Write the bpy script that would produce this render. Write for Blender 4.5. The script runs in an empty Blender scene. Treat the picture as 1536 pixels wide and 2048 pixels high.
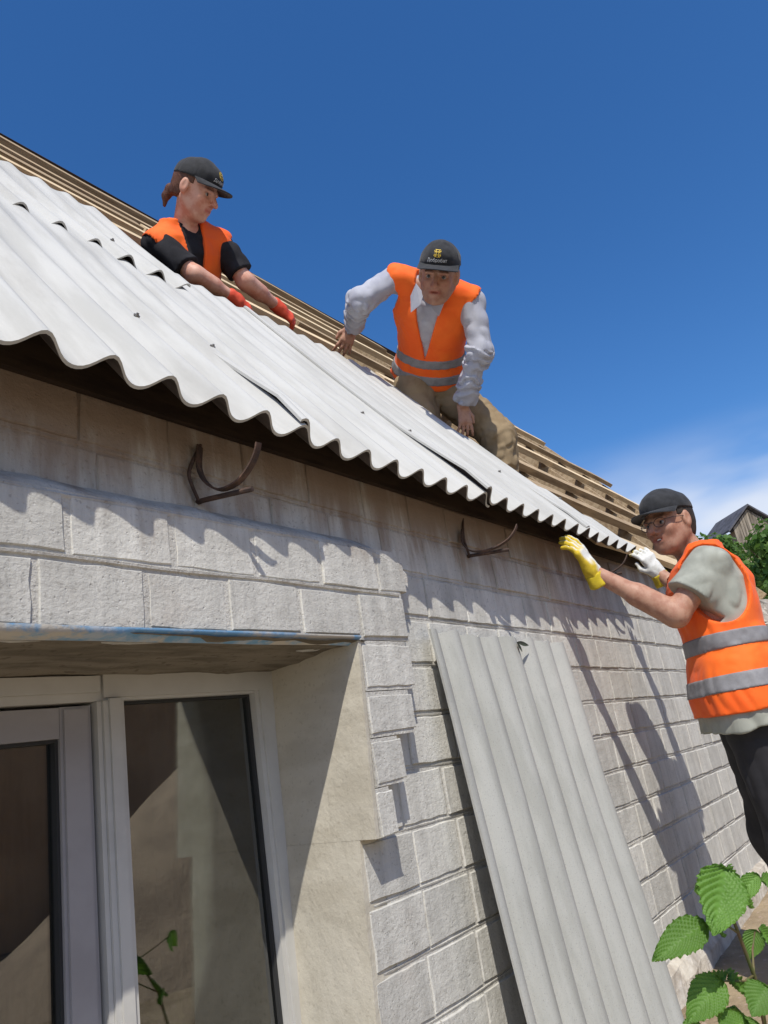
import bpy, math, random
import numpy as np
from mathutils import Vector, Matrix, noise as mnoise
random.seed(7); rng = np.random.default_rng(7)
scene = bpy.context.scene
COL = scene.collection

# ---------------------------------------------------------------- camera
# world: +X along the house wall to the right, +Y into the wall, +Z up, metres
EX = Vector((0.59888763, -0.78413769, -0.16267051))      # camera right
EYD = Vector((0.15510759, 0.31285629, -0.93704993))      # camera down
EZ = Vector((0.78566866, 0.53595618, 0.30899147))        # camera forward
CAM = Vector((0.0, 0.0, 1.0))
FPX = 1458.81
cd = bpy.data.cameras.new('camera'); cam = bpy.data.objects.new('camera', cd); COL.objects.link(cam)
cd.sensor_fit = 'VERTICAL'; cd.sensor_height = 36.0; cd.lens = 36.0 * FPX / 2048.0
cd.clip_start = 0.05; cd.clip_end = 2000
up, back = -EYD, -EZ
cam.matrix_world = Matrix(((EX.x, up.x, back.x, CAM.x), (EX.y, up.y, back.y, CAM.y), (EX.z, up.z, back.z, CAM.z), (0, 0, 0, 1)))
scene.camera = cam

def at(u, v, depth):
    """A point of the place, from where it shows and how far away it stands."""
    return CAM + (EX * (u - 768) + EYD * (v - 1024) + EZ * FPX) * (depth / FPX)

# ---------------------------------------------------------------- light
SUN_TO = Vector((-0.545, -0.50, 1.0)).normalized()
world = bpy.data.worlds.new('World'); scene.world = world; world.use_nodes = True
wn, wl = world.node_tree.nodes, world.node_tree.links
wn.clear()
w_out = wn.new('ShaderNodeOutputWorld'); w_bg = wn.new('ShaderNodeBackground')
sky = wn.new('ShaderNodeTexSky'); sky.sky_type = 'NISHITA'; sky.sun_disc = False
sky.sun_elevation = math.asin(SUN_TO.z); sky.sun_rotation = math.atan2(SUN_TO.x, SUN_TO.y)
sky.altitude = 900; sky.air_density = 1.0; sky.dust_density = 1.1; sky.ozone_density = 3.0
# a veil of thin cloud low in the sky, laid out by direction
tc = wn.new('ShaderNodeTexCoord'); sep = wn.new('ShaderNodeSeparateXYZ')
wl.new(tc.outputs['Generated'], sep.inputs[0])
mp = wn.new('ShaderNodeMapping'); mp.inputs['Scale'].default_value = (2.2, 2.2, 7.0); mp.inputs['Location'].default_value = (0.35, 0.1, 0.15)
wl.new(tc.outputs['Generated'], mp.inputs[0])
nz = wn.new('ShaderNodeTexNoise'); nz.inputs['Scale'].default_value = 1.3; nz.inputs['Detail'].default_value = 4; nz.inputs['Roughness'].default_value = 0.45
wl.new(mp.outputs[0], nz.inputs['Vector'])
cr = wn.new('ShaderNodeMapRange'); cr.interpolation_type = 'SMOOTHSTEP'
cr.inputs['From Min'].default_value = 0.36; cr.inputs['From Max'].default_value = 0.62
wl.new(nz.outputs['Fac'], cr.inputs['Value'])
el = wn.new('ShaderNodeMapRange'); el.interpolation_type = 'SMOOTHSTEP'
el.inputs['From Min'].default_value = 0.34; el.inputs['From Max'].default_value = 0.20
el.inputs['To Min'].default_value = 0.0; el.inputs['To Max'].default_value = 0.92
wl.new(sep.outputs['Z'], el.inputs['Value'])
mu = wn.new('ShaderNodeMath'); mu.operation = 'MULTIPLY'
wl.new(cr.outputs[0], mu.inputs[0]); wl.new(el.outputs[0], mu.inputs[1])
hs = wn.new('ShaderNodeHueSaturation'); hs.inputs['Hue'].default_value = 0.505; hs.inputs['Saturation'].default_value = 1.29; hs.inputs['Value'].default_value = 1.17
wl.new(sky.outputs[0], hs.inputs['Color'])
mx = wn.new('ShaderNodeMix'); mx.data_type = 'RGBA'
wl.new(mu.outputs[0], mx.inputs['Factor']); wl.new(hs.outputs[0], mx.inputs['A']); mx.inputs['B'].default_value = (5.6, 6.0, 6.8, 1)
wl.new(mx.outputs['Result'], w_bg.inputs['Color'])
w_bg.inputs['Strength'].default_value = 0.14
wl.new(w_bg.outputs[0], w_out.inputs['Surface'])

sd = bpy.data.lights.new('sun', 'SUN'); sun = bpy.data.objects.new('sun', sd); COL.objects.link(sun)
sd.energy = 4.4; sd.angle = math.radians(0.53); sd.color = (1.0, 0.95, 0.865)
sun.rotation_euler = SUN_TO.to_track_quat('Z', 'Y').to_euler(); sun.location = (-4, -5, 9)
vs = scene.view_settings
vs.view_transform = 'Standard'; vs.look = 'None'; vs.exposure = 0.0; vs.gamma = 1.0; vs.use_curve_mapping = False

# ---------------------------------------------------------------- materials
def N(t, typ, **kw):
    n = t.nodes.new(typ)
    for k, v in kw.items():
        if k in n.inputs: n.inputs[k].default_value = v
        else: setattr(n, k, v)
    return n
def c4(c): return (c[0], c[1], c[2], 1.0)

def mat(name, base, other=None, scale=6.0, stretch=(1, 1, 1), lo=0.4, hi=0.65, rough=0.85, spec=0.3,
        bump=0.0, bscale=60.0, bdist=0.004, speck=None, speck_amt=0.0, speck_scale=180.0, vary=0.0, metal=0.0,
        third=None, tscale=2.0, tlo=0.5, thi=0.7, tstretch=(1, 1, 1), sheen=0.0, sss=0.0, attr=None, trans=None):
    m = bpy.data.materials.new(name); m.use_nodes = True
    t = m.node_tree; b = t.nodes['Principled BSDF']; L = t.links.new
    geo = N(t, 'ShaderNodeNewGeometry'); pos = geo.outputs['Position']
    def noise(sc, st=(1, 1, 1), det=5.0, ro=0.6):
        mpn = N(t, 'ShaderNodeMapping'); mpn.inputs['Scale'].default_value = st; L(pos, mpn.inputs[0])
        n = N(t, 'ShaderNodeTexNoise', Scale=sc, Detail=det, Roughness=ro); L(mpn.outputs[0], n.inputs['Vector'])
        return n.outputs['Fac']
    def rng_(v, a, b_, to=1.0):
        r = N(t, 'ShaderNodeMapRange'); r.interpolation_type = 'SMOOTHSTEP'
        r.inputs['From Min'].default_value = a; r.inputs['From Max'].default_value = b_; r.inputs['To Max'].default_value = to
        L(v, r.inputs['Value']); return r.outputs[0]
    def mixc(f, a, b_):
        x = N(t, 'ShaderNodeMix'); x.data_type = 'RGBA'
        if hasattr(f, 'links'): L(f, x.inputs['Factor'])
        else: x.inputs['Factor'].default_value = f
        for key, val in (('A', a), ('B', b_)):
            if hasattr(val, 'links'): L(val, x.inputs[key])
            else: x.inputs[key].default_value = c4(val)
        return x.outputs['Result']
    colr = base
    if other is not None: colr = mixc(rng_(noise(scale, stretch), lo, hi), colr, other)
    if third is not None: colr = mixc(rng_(noise(tscale, tstretch, 6, 0.65), tlo, thi), colr, third)
    if speck is not None: colr = mixc(rng_(noise(speck_scale, (1, 1, 1), 2, 0.5), 0.60, 0.70, speck_amt), colr, speck)
    if attr is not None:
        a = N(t, 'ShaderNodeVertexColor'); a.layer_name = attr
        x = N(t, 'ShaderNodeMix'); x.data_type = 'RGBA'; x.blend_type = 'MULTIPLY'; x.inputs['Factor'].default_value = 1.0
        if hasattr(colr, 'links'): L(colr, x.inputs['A'])
        else: x.inputs['A'].default_value = c4(colr)
        L(a.outputs['Color'], x.inputs['B']); colr = x.outputs['Result']
    if vary:
        oi = N(t, 'ShaderNodeObjectInfo')
        r = N(t, 'ShaderNodeMapRange'); r.inputs['To Min'].default_value = 1 - vary; r.inputs['To Max'].default_value = 1 + vary
        L(oi.outputs['Random'], r.inputs['Value'])
        h = N(t, 'ShaderNodeHueSaturation')
        if hasattr(colr, 'links'): L(colr, h.inputs['Color'])
        else: h.inputs['Color'].default_value = c4(colr)
        L(r.outputs[0], h.inputs['Value']); colr = h.outputs['Color']
    if hasattr(colr, 'links'): L(colr, b.inputs['Base Color'])
    else: b.inputs['Base Color'].default_value = c4(colr)
    b.inputs['Roughness'].default_value = rough; b.inputs['Specular IOR Level'].default_value = spec; b.inputs['Metallic'].default_value = metal
    if sheen: b.inputs['Sheen Weight'].default_value = sheen
    if sss:
        b.inputs['Subsurface Weight'].default_value = sss; b.inputs['Subsurface Radius'].default_value = (0.012, 0.005, 0.003); b.inputs['Subsurface Scale'].default_value = 1.0
    if bump:
        bn = N(t, 'ShaderNodeBump'); bn.inputs['Strength'].default_value = bump; bn.inputs['Distance'].default_value = bdist
        L(noise(bscale, (1, 1, 1), 6, 0.65), bn.inputs['Height']); L(bn.outputs[0], b.inputs['Normal'])
    if trans is not None:
        tr = N(t, 'ShaderNodeBsdfTranslucent'); tr.inputs['Color'].default_value = c4(trans)
        ms = N(t, 'ShaderNodeMixShader'); ms.inputs[0].default_value = 0.35
        L(b.outputs[0], ms.inputs[1]); L(tr.outputs[0], ms.inputs[2]); L(ms.outputs[0], t.nodes['Material Output'].inputs['Surface'])
    return m

def wall_mat(name, base, dark, bump, bscale, vary):
    """whitewashed masonry: patchy wash, dark grit, brown run-off under the eave, spread wider to warm the shade there."""
    m = mat(name, base, dark, scale=7.0, lo=0.45, hi=0.75, rough=0.95, spec=0.15, bump=bump, bscale=bscale, bdist=0.006,
            speck=(0.10, 0.085, 0.07), speck_amt=0.28, speck_scale=120.0, vary=vary, third=(0.50, 0.465, 0.41), tscale=2.6, tlo=0.55, thi=0.75)
    t = m.node_tree; b = t.nodes['Principled BSDF']; L = t.links.new
    src = b.inputs['Base Color'].links[0].from_socket
    geo = N(t, 'ShaderNodeNewGeometry'); sp = N(t, 'ShaderNodeSeparateXYZ'); L(geo.outputs['Position'], sp.inputs[0])
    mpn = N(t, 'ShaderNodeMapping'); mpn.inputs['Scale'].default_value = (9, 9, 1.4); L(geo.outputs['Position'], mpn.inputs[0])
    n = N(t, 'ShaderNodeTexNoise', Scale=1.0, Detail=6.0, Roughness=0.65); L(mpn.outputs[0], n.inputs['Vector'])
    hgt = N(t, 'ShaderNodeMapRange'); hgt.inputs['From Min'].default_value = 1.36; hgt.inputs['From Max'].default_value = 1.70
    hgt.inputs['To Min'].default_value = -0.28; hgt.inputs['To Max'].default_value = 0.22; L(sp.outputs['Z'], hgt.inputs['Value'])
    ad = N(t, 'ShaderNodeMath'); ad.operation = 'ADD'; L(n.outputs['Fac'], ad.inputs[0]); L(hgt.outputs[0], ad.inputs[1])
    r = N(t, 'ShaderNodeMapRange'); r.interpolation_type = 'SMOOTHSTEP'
    r.inputs['From Min'].default_value = 0.38; r.inputs['From Max'].default_value = 0.72; r.inputs['To Max'].default_value = 0.85; L(ad.outputs[0], r.inputs['Value'])  # run-off coverage widened so its brown also tints the eave shade
    # whitewash runs and grey weathering in tall streaks
    mp2 = N(t, 'ShaderNodeMapping'); mp2.inputs['Scale'].default_value = (26, 26, 2.2); L(geo.outputs['Position'], mp2.inputs[0])
    n2 = N(t, 'ShaderNodeTexNoise', Scale=1.0, Detail=7.0, Roughness=0.7); L(mp2.outputs[0], n2.inputs['Vector'])
    r2 = N(t, 'ShaderNodeMapRange'); r2.inputs['From Min'].default_value = 0.3; r2.inputs['From Max'].default_value = 0.72; r2.inputs['To Min'].default_value = 0.80; r2.inputs['To Max'].default_value = 1.14; L(n2.outputs['Fac'], r2.inputs['Value'])
    hv = N(t, 'ShaderNodeHueSaturation'); L(src, hv.inputs['Color']); L(r2.outputs[0], hv.inputs['Value']); src = hv.outputs['Color']
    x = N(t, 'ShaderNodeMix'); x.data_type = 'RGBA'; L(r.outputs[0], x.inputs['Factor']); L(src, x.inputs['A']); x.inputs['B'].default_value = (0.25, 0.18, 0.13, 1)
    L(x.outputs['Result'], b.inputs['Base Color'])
    # pits, trowel drag and lumps on top of the fine grain
    prev = b.inputs['Normal'].links[0].from_node
    mp3 = N(t, 'ShaderNodeMapping'); mp3.inputs['Scale'].default_value = (1, 1, 1.6); L(geo.outputs['Position'], mp3.inputs[0])
    n3 = N(t, 'ShaderNodeTexNoise', Scale=26.0, Detail=5.0, Roughness=0.6); L(mp3.outputs[0], n3.inputs['Vector'])
    b3 = N(t, 'ShaderNodeBump'); b3.inputs['Strength'].default_value = 0.34; b3.inputs['Distance'].default_value = 0.008; L(n3.outputs['Fac'], b3.inputs['Height']); L(prev.outputs[0], b3.inputs['Normal'])
    vo = N(t, 'ShaderNodeTexVoronoi'); vo.inputs['Scale'].default_value = 60.0; L(geo.outputs['Position'], vo.inputs['Vector'])
    vr = N(t, 'ShaderNodeMapRange'); vr.inputs['From Min'].default_value = 0.0; vr.inputs['From Max'].default_value = 0.16; L(vo.outputs['Distance'], vr.inputs['Value'])
    b4 = N(t, 'ShaderNodeBump'); b4.inputs['Strength'].default_value = 0.4; b4.inputs['Distance'].default_value = 0.004; L(vr.outputs[0], b4.inputs['Height']); L(b3.outputs[0], b4.inputs['Normal'])
    L(b4.outputs[0], b.inputs['Normal'])
    return m

MAT = {}
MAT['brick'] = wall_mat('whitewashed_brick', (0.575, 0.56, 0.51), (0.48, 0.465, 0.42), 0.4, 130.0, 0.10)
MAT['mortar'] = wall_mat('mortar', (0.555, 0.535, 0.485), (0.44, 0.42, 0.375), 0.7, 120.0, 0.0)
MAT['plaster'] = mat('old_plaster', (0.55, 0.51, 0.42), (0.48, 0.44, 0.355), scale=5.0, stretch=(1, 1, 2.5), rough=0.95, spec=0.15, bump=0.4, bscale=70.0, bdist=0.005,
                     speck=(0.3, 0.26, 0.2), speck_amt=0.3, speck_scale=110.0, third=(0.57, 0.53, 0.44), tscale=3.0)
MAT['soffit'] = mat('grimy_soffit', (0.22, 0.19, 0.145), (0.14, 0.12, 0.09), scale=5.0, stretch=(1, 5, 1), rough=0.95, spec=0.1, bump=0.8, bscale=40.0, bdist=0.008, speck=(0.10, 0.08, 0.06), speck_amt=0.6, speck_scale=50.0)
MAT['slate'] = mat('asbestos_sheet', (0.52, 0.515, 0.485), (0.45, 0.445, 0.415), scale=3.0, stretch=(9, 0.8, 0.8), rough=0.9, spec=0.2, bump=0.18, bscale=220.0, bdist=0.002,
                   third=(0.39, 0.38, 0.35), tscale=1.6, tstretch=(5, 1, 1), tlo=0.46, thi=0.8, speck=(0.45, 0.44, 0.42), speck_amt=0.35, speck_scale=420.0, vary=0.02)
MAT['slate_under'] = mat('shaded_sheet_underside', (0.15, 0.125, 0.11), (0.09, 0.075, 0.065), scale=5.0, stretch=(6, 1, 1), rough=0.95, spec=0.1, bump=0.2, bscale=150.0, bdist=0.002)  # dark copy of the sheet colour, paints in the shade underneath
MAT['slate_old'] = mat('weathered_asbestos_sheet', (0.41, 0.41, 0.38), (0.35, 0.35, 0.32), scale=4.0, stretch=(5, 1, 0.8), rough=0.92, spec=0.18, bump=0.3, bscale=200.0, bdist=0.003,
                       third=(0.46, 0.455, 0.42), tscale=2.2, tlo=0.5, thi=0.75, speck=(0.24, 0.24, 0.23), speck_amt=0.6, speck_scale=330.0)
MAT['wood_new'] = mat('fresh_timber', (0.72, 0.57, 0.36), (0.60, 0.44, 0.26), scale=3.0, stretch=(1.2, 14, 14), rough=0.8, spec=0.25, bump=0.25, bscale=90.0, vary=0.12)
MAT['wood_mid'] = mat('aged_timber', (0.48, 0.36, 0.22), (0.33, 0.23, 0.135), scale=3.0, stretch=(1.2, 14, 14), rough=0.85, spec=0.2, bump=0.35, bscale=80.0, vary=0.15)
MAT['wood_old'] = mat('old_timber_shade_dark', (0.06, 0.042, 0.03), (0.035, 0.025, 0.02), scale=4.0, stretch=(1.5, 9, 9), rough=0.9, spec=0.15, bump=0.5, bscale=60.0, vary=0.15)  # old wood, darkened further to stand in for shade under the eave
MAT['film'] = mat('dark_membrane', (0.012, 0.02, 0.06), (0.02, 0.022, 0.03), scale=9.0, rough=0.35, spec=0.5, bump=0.4, bscale=18.0, bdist=0.01)
MAT['pvc'] = mat('white_pvc', (0.52, 0.51, 0.475), (0.46, 0.45, 0.42), scale=5.0, rough=0.38, spec=0.4, third=(0.55, 0.53, 0.49), tscale=7.0, tlo=0.62, thi=0.8, bump=0.05, bscale=30.0)
MAT['pvc_shaded'] = mat('shaded_sash_pvc', (0.33, 0.315, 0.315), (0.29, 0.275, 0.275), scale=5.0, rough=0.45, spec=0.35)  # frame PVC in a darker tone, the sash's shadow put into the colour
MAT['gasket'] = mat('black_gasket', (0.03, 0.03, 0.03), rough=0.6)
MAT['rust'] = mat('rusty_steel', (0.085, 0.052, 0.038), (0.05, 0.035, 0.03), scale=40.0, rough=0.8, spec=0.3, bump=0.5, bscale=120.0, third=(0.15, 0.09, 0.065), tscale=25.0, tlo=0.5, thi=0.7)
MAT['steel'] = mat('galvanised_screw', (0.32, 0.31, 0.29), (0.16, 0.14, 0.12), scale=60.0, rough=0.5, spec=0.5, metal=0.7)
MAT['blue'] = mat('old_blue_paint', (0.16, 0.33, 0.52), (0.40, 0.46, 0.52), scale=24.0, rough=0.8, bump=0.5, bscale=60.0, third=(0.50, 0.47, 0.41), tscale=7.0, tlo=0.46, thi=0.56)
MAT['dirt'] = mat('dry_earth', (0.37, 0.29, 0.19), (0.26, 0.20, 0.13), scale=3.0, rough=1.0, spec=0.1, bump=0.8, bscale=25.0, bdist=0.02, third=(0.16, 0.17, 0.07), tscale=0.9, tlo=0.6, thi=0.75, speck=(0.5, 0.37, 0.32), speck_amt=0.6, speck_scale=40.0)
MAT['hill'] = mat('grassy_slope', (0.07, 0.115, 0.03), (0.13, 0.15, 0.05), scale=0.6, rough=1.0, spec=0.1, bump=0.8, bscale=3.0, bdist=0.1)
MAT['stone'] = mat('rubble_stone', (0.50, 0.46, 0.39), (0.34, 0.30, 0.25), scale=11.0, rough=0.95, spec=0.15, bump=0.7, bscale=45.0, bdist=0.01, vary=0.25, third=(0.58, 0.55, 0.50), tscale=6.0)
MAT['ochre'] = mat('ochre_plaster', (0.60, 0.42, 0.27), (0.48, 0.33, 0.21), scale=2.0, rough=0.95, bump=0.4, bscale=20.0)
MAT['sand'] = mat('reflection_mound_tan', (0.40, 0.31, 0.22), (0.31, 0.24, 0.175), scale=4.0, rough=1.0, spec=0.1, bump=0.6, bscale=30.0, bdist=0.02)  # colour of the unseen mound added for the glass to mirror
MAT['room'] = mat('dim_room', (0.16, 0.13, 0.115), (0.12, 0.10, 0.09), scale=2.0, rough=0.95)
MAT['curtain'] = mat('brown_curtain', (0.24, 0.15, 0.125), (0.17, 0.11, 0.095), scale=6.0, stretch=(8, 8, 1), rough=0.95)
MAT['shedwood'] = mat('grey_shed_boards', (0.27, 0.235, 0.185), (0.13, 0.11, 0.085), scale=1.2, stretch=(6, 6, 0.7), rough=0.95, vary=0.3, bump=0.3, bscale=20.0, bdist=0.02)
MAT['shedroof'] = mat('dark_shed_roof', (0.10, 0.10, 0.115), (0.06, 0.06, 0.065), scale=2.0, rough=0.8)
MAT['leafy'] = mat('bush_leaves', (0.075, 0.16, 0.03), (0.13, 0.22, 0.05), scale=1.4, rough=0.6, spec=0.3, vary=0.2, trans=(0.16, 0.30, 0.05))
MAT['bark'] = mat('bark', (0.12, 0.09, 0.065), (0.07, 0.05, 0.04), scale=12.0, rough=0.95)

def glass_mat():
    m = bpy.data.materials.new('window_glass'); m.use_nodes = True
    t = m.node_tree; t.nodes.clear(); L = t.links.new
    o = N(t, 'ShaderNodeOutputMaterial'); ms = N(t, 'ShaderNodeMixShader')
    tr = N(t, 'ShaderNodeBsdfTransparent'); tr.inputs['Color'].default_value = (0.62, 0.65, 0.63, 1)
    gl = N(t, 'ShaderNodeBsdfGlossy'); gl.inputs['Roughness'].default_value = 0.0; gl.inputs['Color'].default_value = (0.95, 0.96, 0.95, 1)
    fr = N(t, 'ShaderNodeFresnel'); fr.inputs['IOR'].default_value = 1.52
    mul = N(t, 'ShaderNodeMath'); mul.operation = 'MULTIPLY'; mul.use_clamp = True; mul.inputs[1].default_value = 3.4
    geo = N(t, 'ShaderNodeNewGeometry'); nt = N(t, 'ShaderNodeTexNoise', Scale=2.6, Detail=1.0)
    L(geo.outputs['Position'], nt.inputs['Vector'])
    bp = N(t, 'ShaderNodeBump'); bp.inputs['Strength'].default_value = 0.05; bp.inputs['Distance'].default_value = 0.02
    L(nt.outputs['Fac'], bp.inputs['Height']); L(bp.outputs[0], gl.inputs['Normal'])
    L(fr.outputs[0], mul.inputs[0]); L(mul.outputs[0], ms.inputs[0]); L(tr.outputs[0], ms.inputs[1]); L(gl.outputs[0], ms.inputs[2]); L(ms.outputs[0], o.inputs['Surface'])
    return m
MAT['glass'] = glass_mat()

# ---------------------------------------------------------------- mesh helpers
class MB:
    def __init__(s): s.v = []; s.f = []
    def add(s, vs_, fs):
        o = len(s.v); s.v += [tuple(p) for p in vs_]; s.f += [tuple(i + o for i in q) for q in fs]; return s
    def box(s, lo, hi, fn=None):
        x0, y0, z0 = lo; x1, y1, z1 = hi
        p = [(x0, y0, z0), (x1, y0, z0), (x1, y1, z0), (x0, y1, z0), (x0, y0, z1), (x1, y0, z1), (x1, y1, z1), (x0, y1, z1)]
        if fn: p = [fn(*q) for q in p]
        return s.add(p, [(0, 3, 2, 1), (4, 5, 6, 7), (0, 1, 5, 4), (1, 2, 6, 5), (2, 3, 7, 6), (3, 0, 4, 7)])
    def obox(s, o, ax, ay, az):
        """box from a corner and three edge vectors"""
        o, ax, ay, az = map(Vector, (o, ax, ay, az))
        p = [o, o + ax, o + ax + ay, o + ay, o + az, o + ax + az, o + ax + ay + az, o + ay + az]
        return s.add(p, [(0, 3, 2, 1), (4, 5, 6, 7), (0, 1, 5, 4), (1, 2, 6, 5), (2, 3, 7, 6), (3, 0, 4, 7)])
    def grid(s, P, wrap=False):
        P = np.asarray(P, float); a, b = P.shape[:2]; o = len(s.v)
        s.v += [tuple(q) for q in P.reshape(-1, 3)]
        for i in range(a - 1):
            for j in range(b if wrap else b - 1):
                k = (j + 1) % b
                s.f.append((o + i * b + j, o + i * b + k, o + (i + 1) * b + k, o + (i + 1) * b + j))
        return s
    def tube(s, pts, rad, n=10, cap=True):
        pts = [Vector(p) for p in pts]
        if not hasattr(rad, '__len__'): rad = [rad] * len(pts)
        prev = None; rings = []
        for i, p in enumerate(pts):
            d = (pts[min(i + 1, len(pts) - 1)] - pts[max(i - 1, 0)]).normalized()
            if prev is None: a = d.orthogonal().normalized()
            else: a = (prev - d * prev.dot(d)).normalized()
            prev = a; b = d.cross(a)
            rings.append([p + (a * math.cos(2 * math.pi * k / n) + b * math.sin(2 * math.pi * k / n)) * rad[i] for k in range(n)])
        o = len(s.v); s.grid(rings, wrap=True)
        if cap:
            s.f.append(tuple(o + k for k in range(n))[::-1]); e = o + (len(pts) - 1) * n; s.f.append(tuple(e + k for k in range(n)))
        return s
    def mesh(s, name):
        m = bpy.data.meshes.new(name); m.from_pydata(s.v, [], s.f); m.update(); return m
    def build(s, name, material, parent=None, smooth=False, **kw):
        return obj(name, s.mesh(name), material, parent, smooth, **kw)

ROOT = {}
def obj(name, mesh, material, parent=None, smooth=False, label=None, category=None, group=None, kind=None):
    o = bpy.data.objects.new(name, mesh); COL.objects.link(o)
    if material is not None and mesh is not None:
        if len(mesh.materials) == 0: mesh.materials.append(material)
    if smooth and mesh is not None:
        mesh.polygons.foreach_set('use_smooth', [True] * len(mesh.polygons))
    if parent is not None:
        o.parent = parent
        if parent.name in ROOT: o.matrix_parent_inverse = Matrix.Translation(-ROOT[parent.name])
    for k, v in (('label', label), ('category', category), ('group', group), ('kind', kind)):
        if v: o[k] = v
    return o
def empty(name, loc, label, category, group=None):
    o = bpy.data.objects.new(name, None); COL.objects.link(o); o.location = loc; o.empty_display_size = 0.2
    o['label'] = label; o['category'] = category
    if group: o['group'] = group
    ROOT[o.name] = Vector(loc); return o
def wedge_smooth(o, deg=40):
    m = o.data; m.polygons.foreach_set('use_smooth', [True] * len(m.polygons))
    try: m.set_sharp_from_angle(angle=math.radians(deg))
    except Exception: pass
# ================================================================ the setting
gm = MB(); n = 60
gp = []
for i in range(n + 1):
    row = []
    for j in range(n + 1):
        fx = (i / n * 2 - 1); fy = (j / n * 2 - 1)
        x = 3 + math.copysign(abs(fx) ** 3, fx) * 400; y = math.copysign(abs(fy) ** 3, fy) * 400
        z = 0.0
        if abs(x - 3) < 8 and -6 < y < 1.1: z = 0.02 * mnoise.noise(Vector((x * 1.7, y * 1.7, 0)))
        # the land climbs behind the far end of the house
        dd = max(0.0, x - 14); z += 12.0 * (1 - math.exp(-(dd / 30.0) ** 2))
        row.append((x, y, z))
    gp.append(row)
gm.grid(gp)
gm.build('ground', MAT['dirt'], smooth=True, kind='structure')

# ================================================================ the house
YP, YM = 1.089, 1.14            # proud facing layer, main wall face
TILT = -0.023
TH = math.radians(52); CT, ST = math.cos(TH), math.sin(TH)
RS = Vector((0, CT, ST)); RN = Vector((0, -ST, CT)); E0 = Vector((0, 0.967, 1.719)); ROOF_SCALE = 1.05      # foot of the roof slope; roof and foot scaled up about the camera
def roof(x, s, off=0.0): return E0 + RS * (s * ROOF_SCALE) + RN * (off * ROOF_SCALE) + Vector((x * ROOF_SCALE, 0, 0))
house = empty('brick_house', (1.5, 1.14, 0), 'low whitewashed brick house with half-laid grey corrugated roof', 'house')

def lerp(a, b_, t): return a + (b_ - a) * t
def reveal_x(y, z):      # inner face of the right reveal, out of plumb like the old corner
    t = min(1, max(0, (1.266 - z) / 0.8))
    outer = lerp(1.390, 1.318, t); inner = lerp(1.398, 1.366, t)
    k = (y - YP) / (1.395 - YP)
    return lerp(outer, inner, k) + 0.004 * mnoise.noise(Vector((y * 7, z * 5, 2))) + 0.0012 * mnoise.noise(Vector((y * 24, z * 24, 6)))
# --- walls: mortar bodies with the bricks standing in them
def zc(x, z): return z + TILT * (x - 1.5)
wm = MB()
MY = YM + 0.0048
def shear(x, y, z): return (x, y, z if z < 0.05 or z > 1.95 else zc(x, z))
wm.box((1.426, MY, -0.05), (6.0, 1.40, 1.84), shear)
wm.box((-2.6, MY, 1.262), (1.425, 1.40, 1.84))
wm.box((-2.6, MY, -0.05), (1.343, 1.45, 0.22))
wm.box((-2.6, MY, 0.222), (-0.1, 1.45, 1.26))
CH = 0.133
rows = [0.552 + CH * k for k in range(-5, 10)]     # mortar lines at x = 1.5
for z in rows:       # raised bead of each bed joint
    if z < -0.03: continue
    for x0, x1 in (((-1.0, 5.98),) if z > 1.30 else ((1.44 if z > .78 else 1.375, 5.98),)):
        pts = []
        X = np.arange(x0, x1 + 0.01, 0.06)
        for x in X:
            w = 0.0035 + 0.0012 * mnoise.noise(Vector((x * 6, z * 9, 1))); zz = zc(x, z) + 0.0025 * mnoise.noise(Vector((x * 4, z * 7, 5)))
            yb = YM + 0.0035 + 0.003 * mnoise.noise(Vector((x * 9, z * 5, 9)))
            pts.append([(x, MY + 0.004, zz - w - .001), (x, yb, zz - w * .5), (x, yb - 0.001, zz + w * .5), (x, MY + 0.004, zz + w + .001)])
        wm.grid(pts)
wall = wm.build('wall', MAT['mortar'], house)

BR = []
for k in range(12):     # brick variants, unit size: x 0..1, z 0..1, face at y = 0, body back to y = 1
    b = MB(); j = lambda a: random.uniform(-a, a)
    cx, cz = 0.010, 0.018
    outl = [(u, 0.0) for u in np.linspace(0, 1, 6)[:-1]] + [(1.0, w) for w in np.linspace(0, 1, 4)[:-1]] + [(u, 1.0) for u in np.linspace(1, 0, 6)[:-1]] + [(0.0, w) for w in np.linspace(1, 0, 4)[:-1]]
    jig = [(j(.011), j(.016), j(.012)) for _ in outl]
    def ring(y, ix, iz, a):
        return [(ix + (1 - 2 * ix) * u + a * g[0], y + a * g[2], iz + (1 - 2 * iz) * w + a * g[1]) for (u, w), g in zip(outl, jig)]
    b.grid([ring(1.0, 0, 0, 0), ring(0.07, 0.0, 0.0, 1.0), ring(0.0, cx, cz, 1.0)], wrap=True)
    nn_ = len(outl); ce = len(b.v); b.v.append((.5, j(.01), .5))
    for q in range(nn_): b.f.append((2 * nn_ + q, 2 * nn_ + (q + 1) % nn_, ce))
    BR.append(b.mesh('brick'))
    BR[-1].materials.append(MAT['brick'])
nb = [0]
def brick(x0, x1, z0, z1, y, parent, depth=0.05, tilt=0.0, rot=None):
    o = bpy.data.objects.new('brick', random.choice(BR)); COL.objects.link(o)
    o.parent = parent; o.location = (x0, y + random.uniform(-.0022, .0022), z0 + random.uniform(-.001, .001))
    o.scale = (x1 - x0, depth, z1 - z0); o.rotation_euler = (0, -tilt + random.uniform(-.004, .004), 0)
    nb[0] += 1; return o
random.seed(11)
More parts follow.
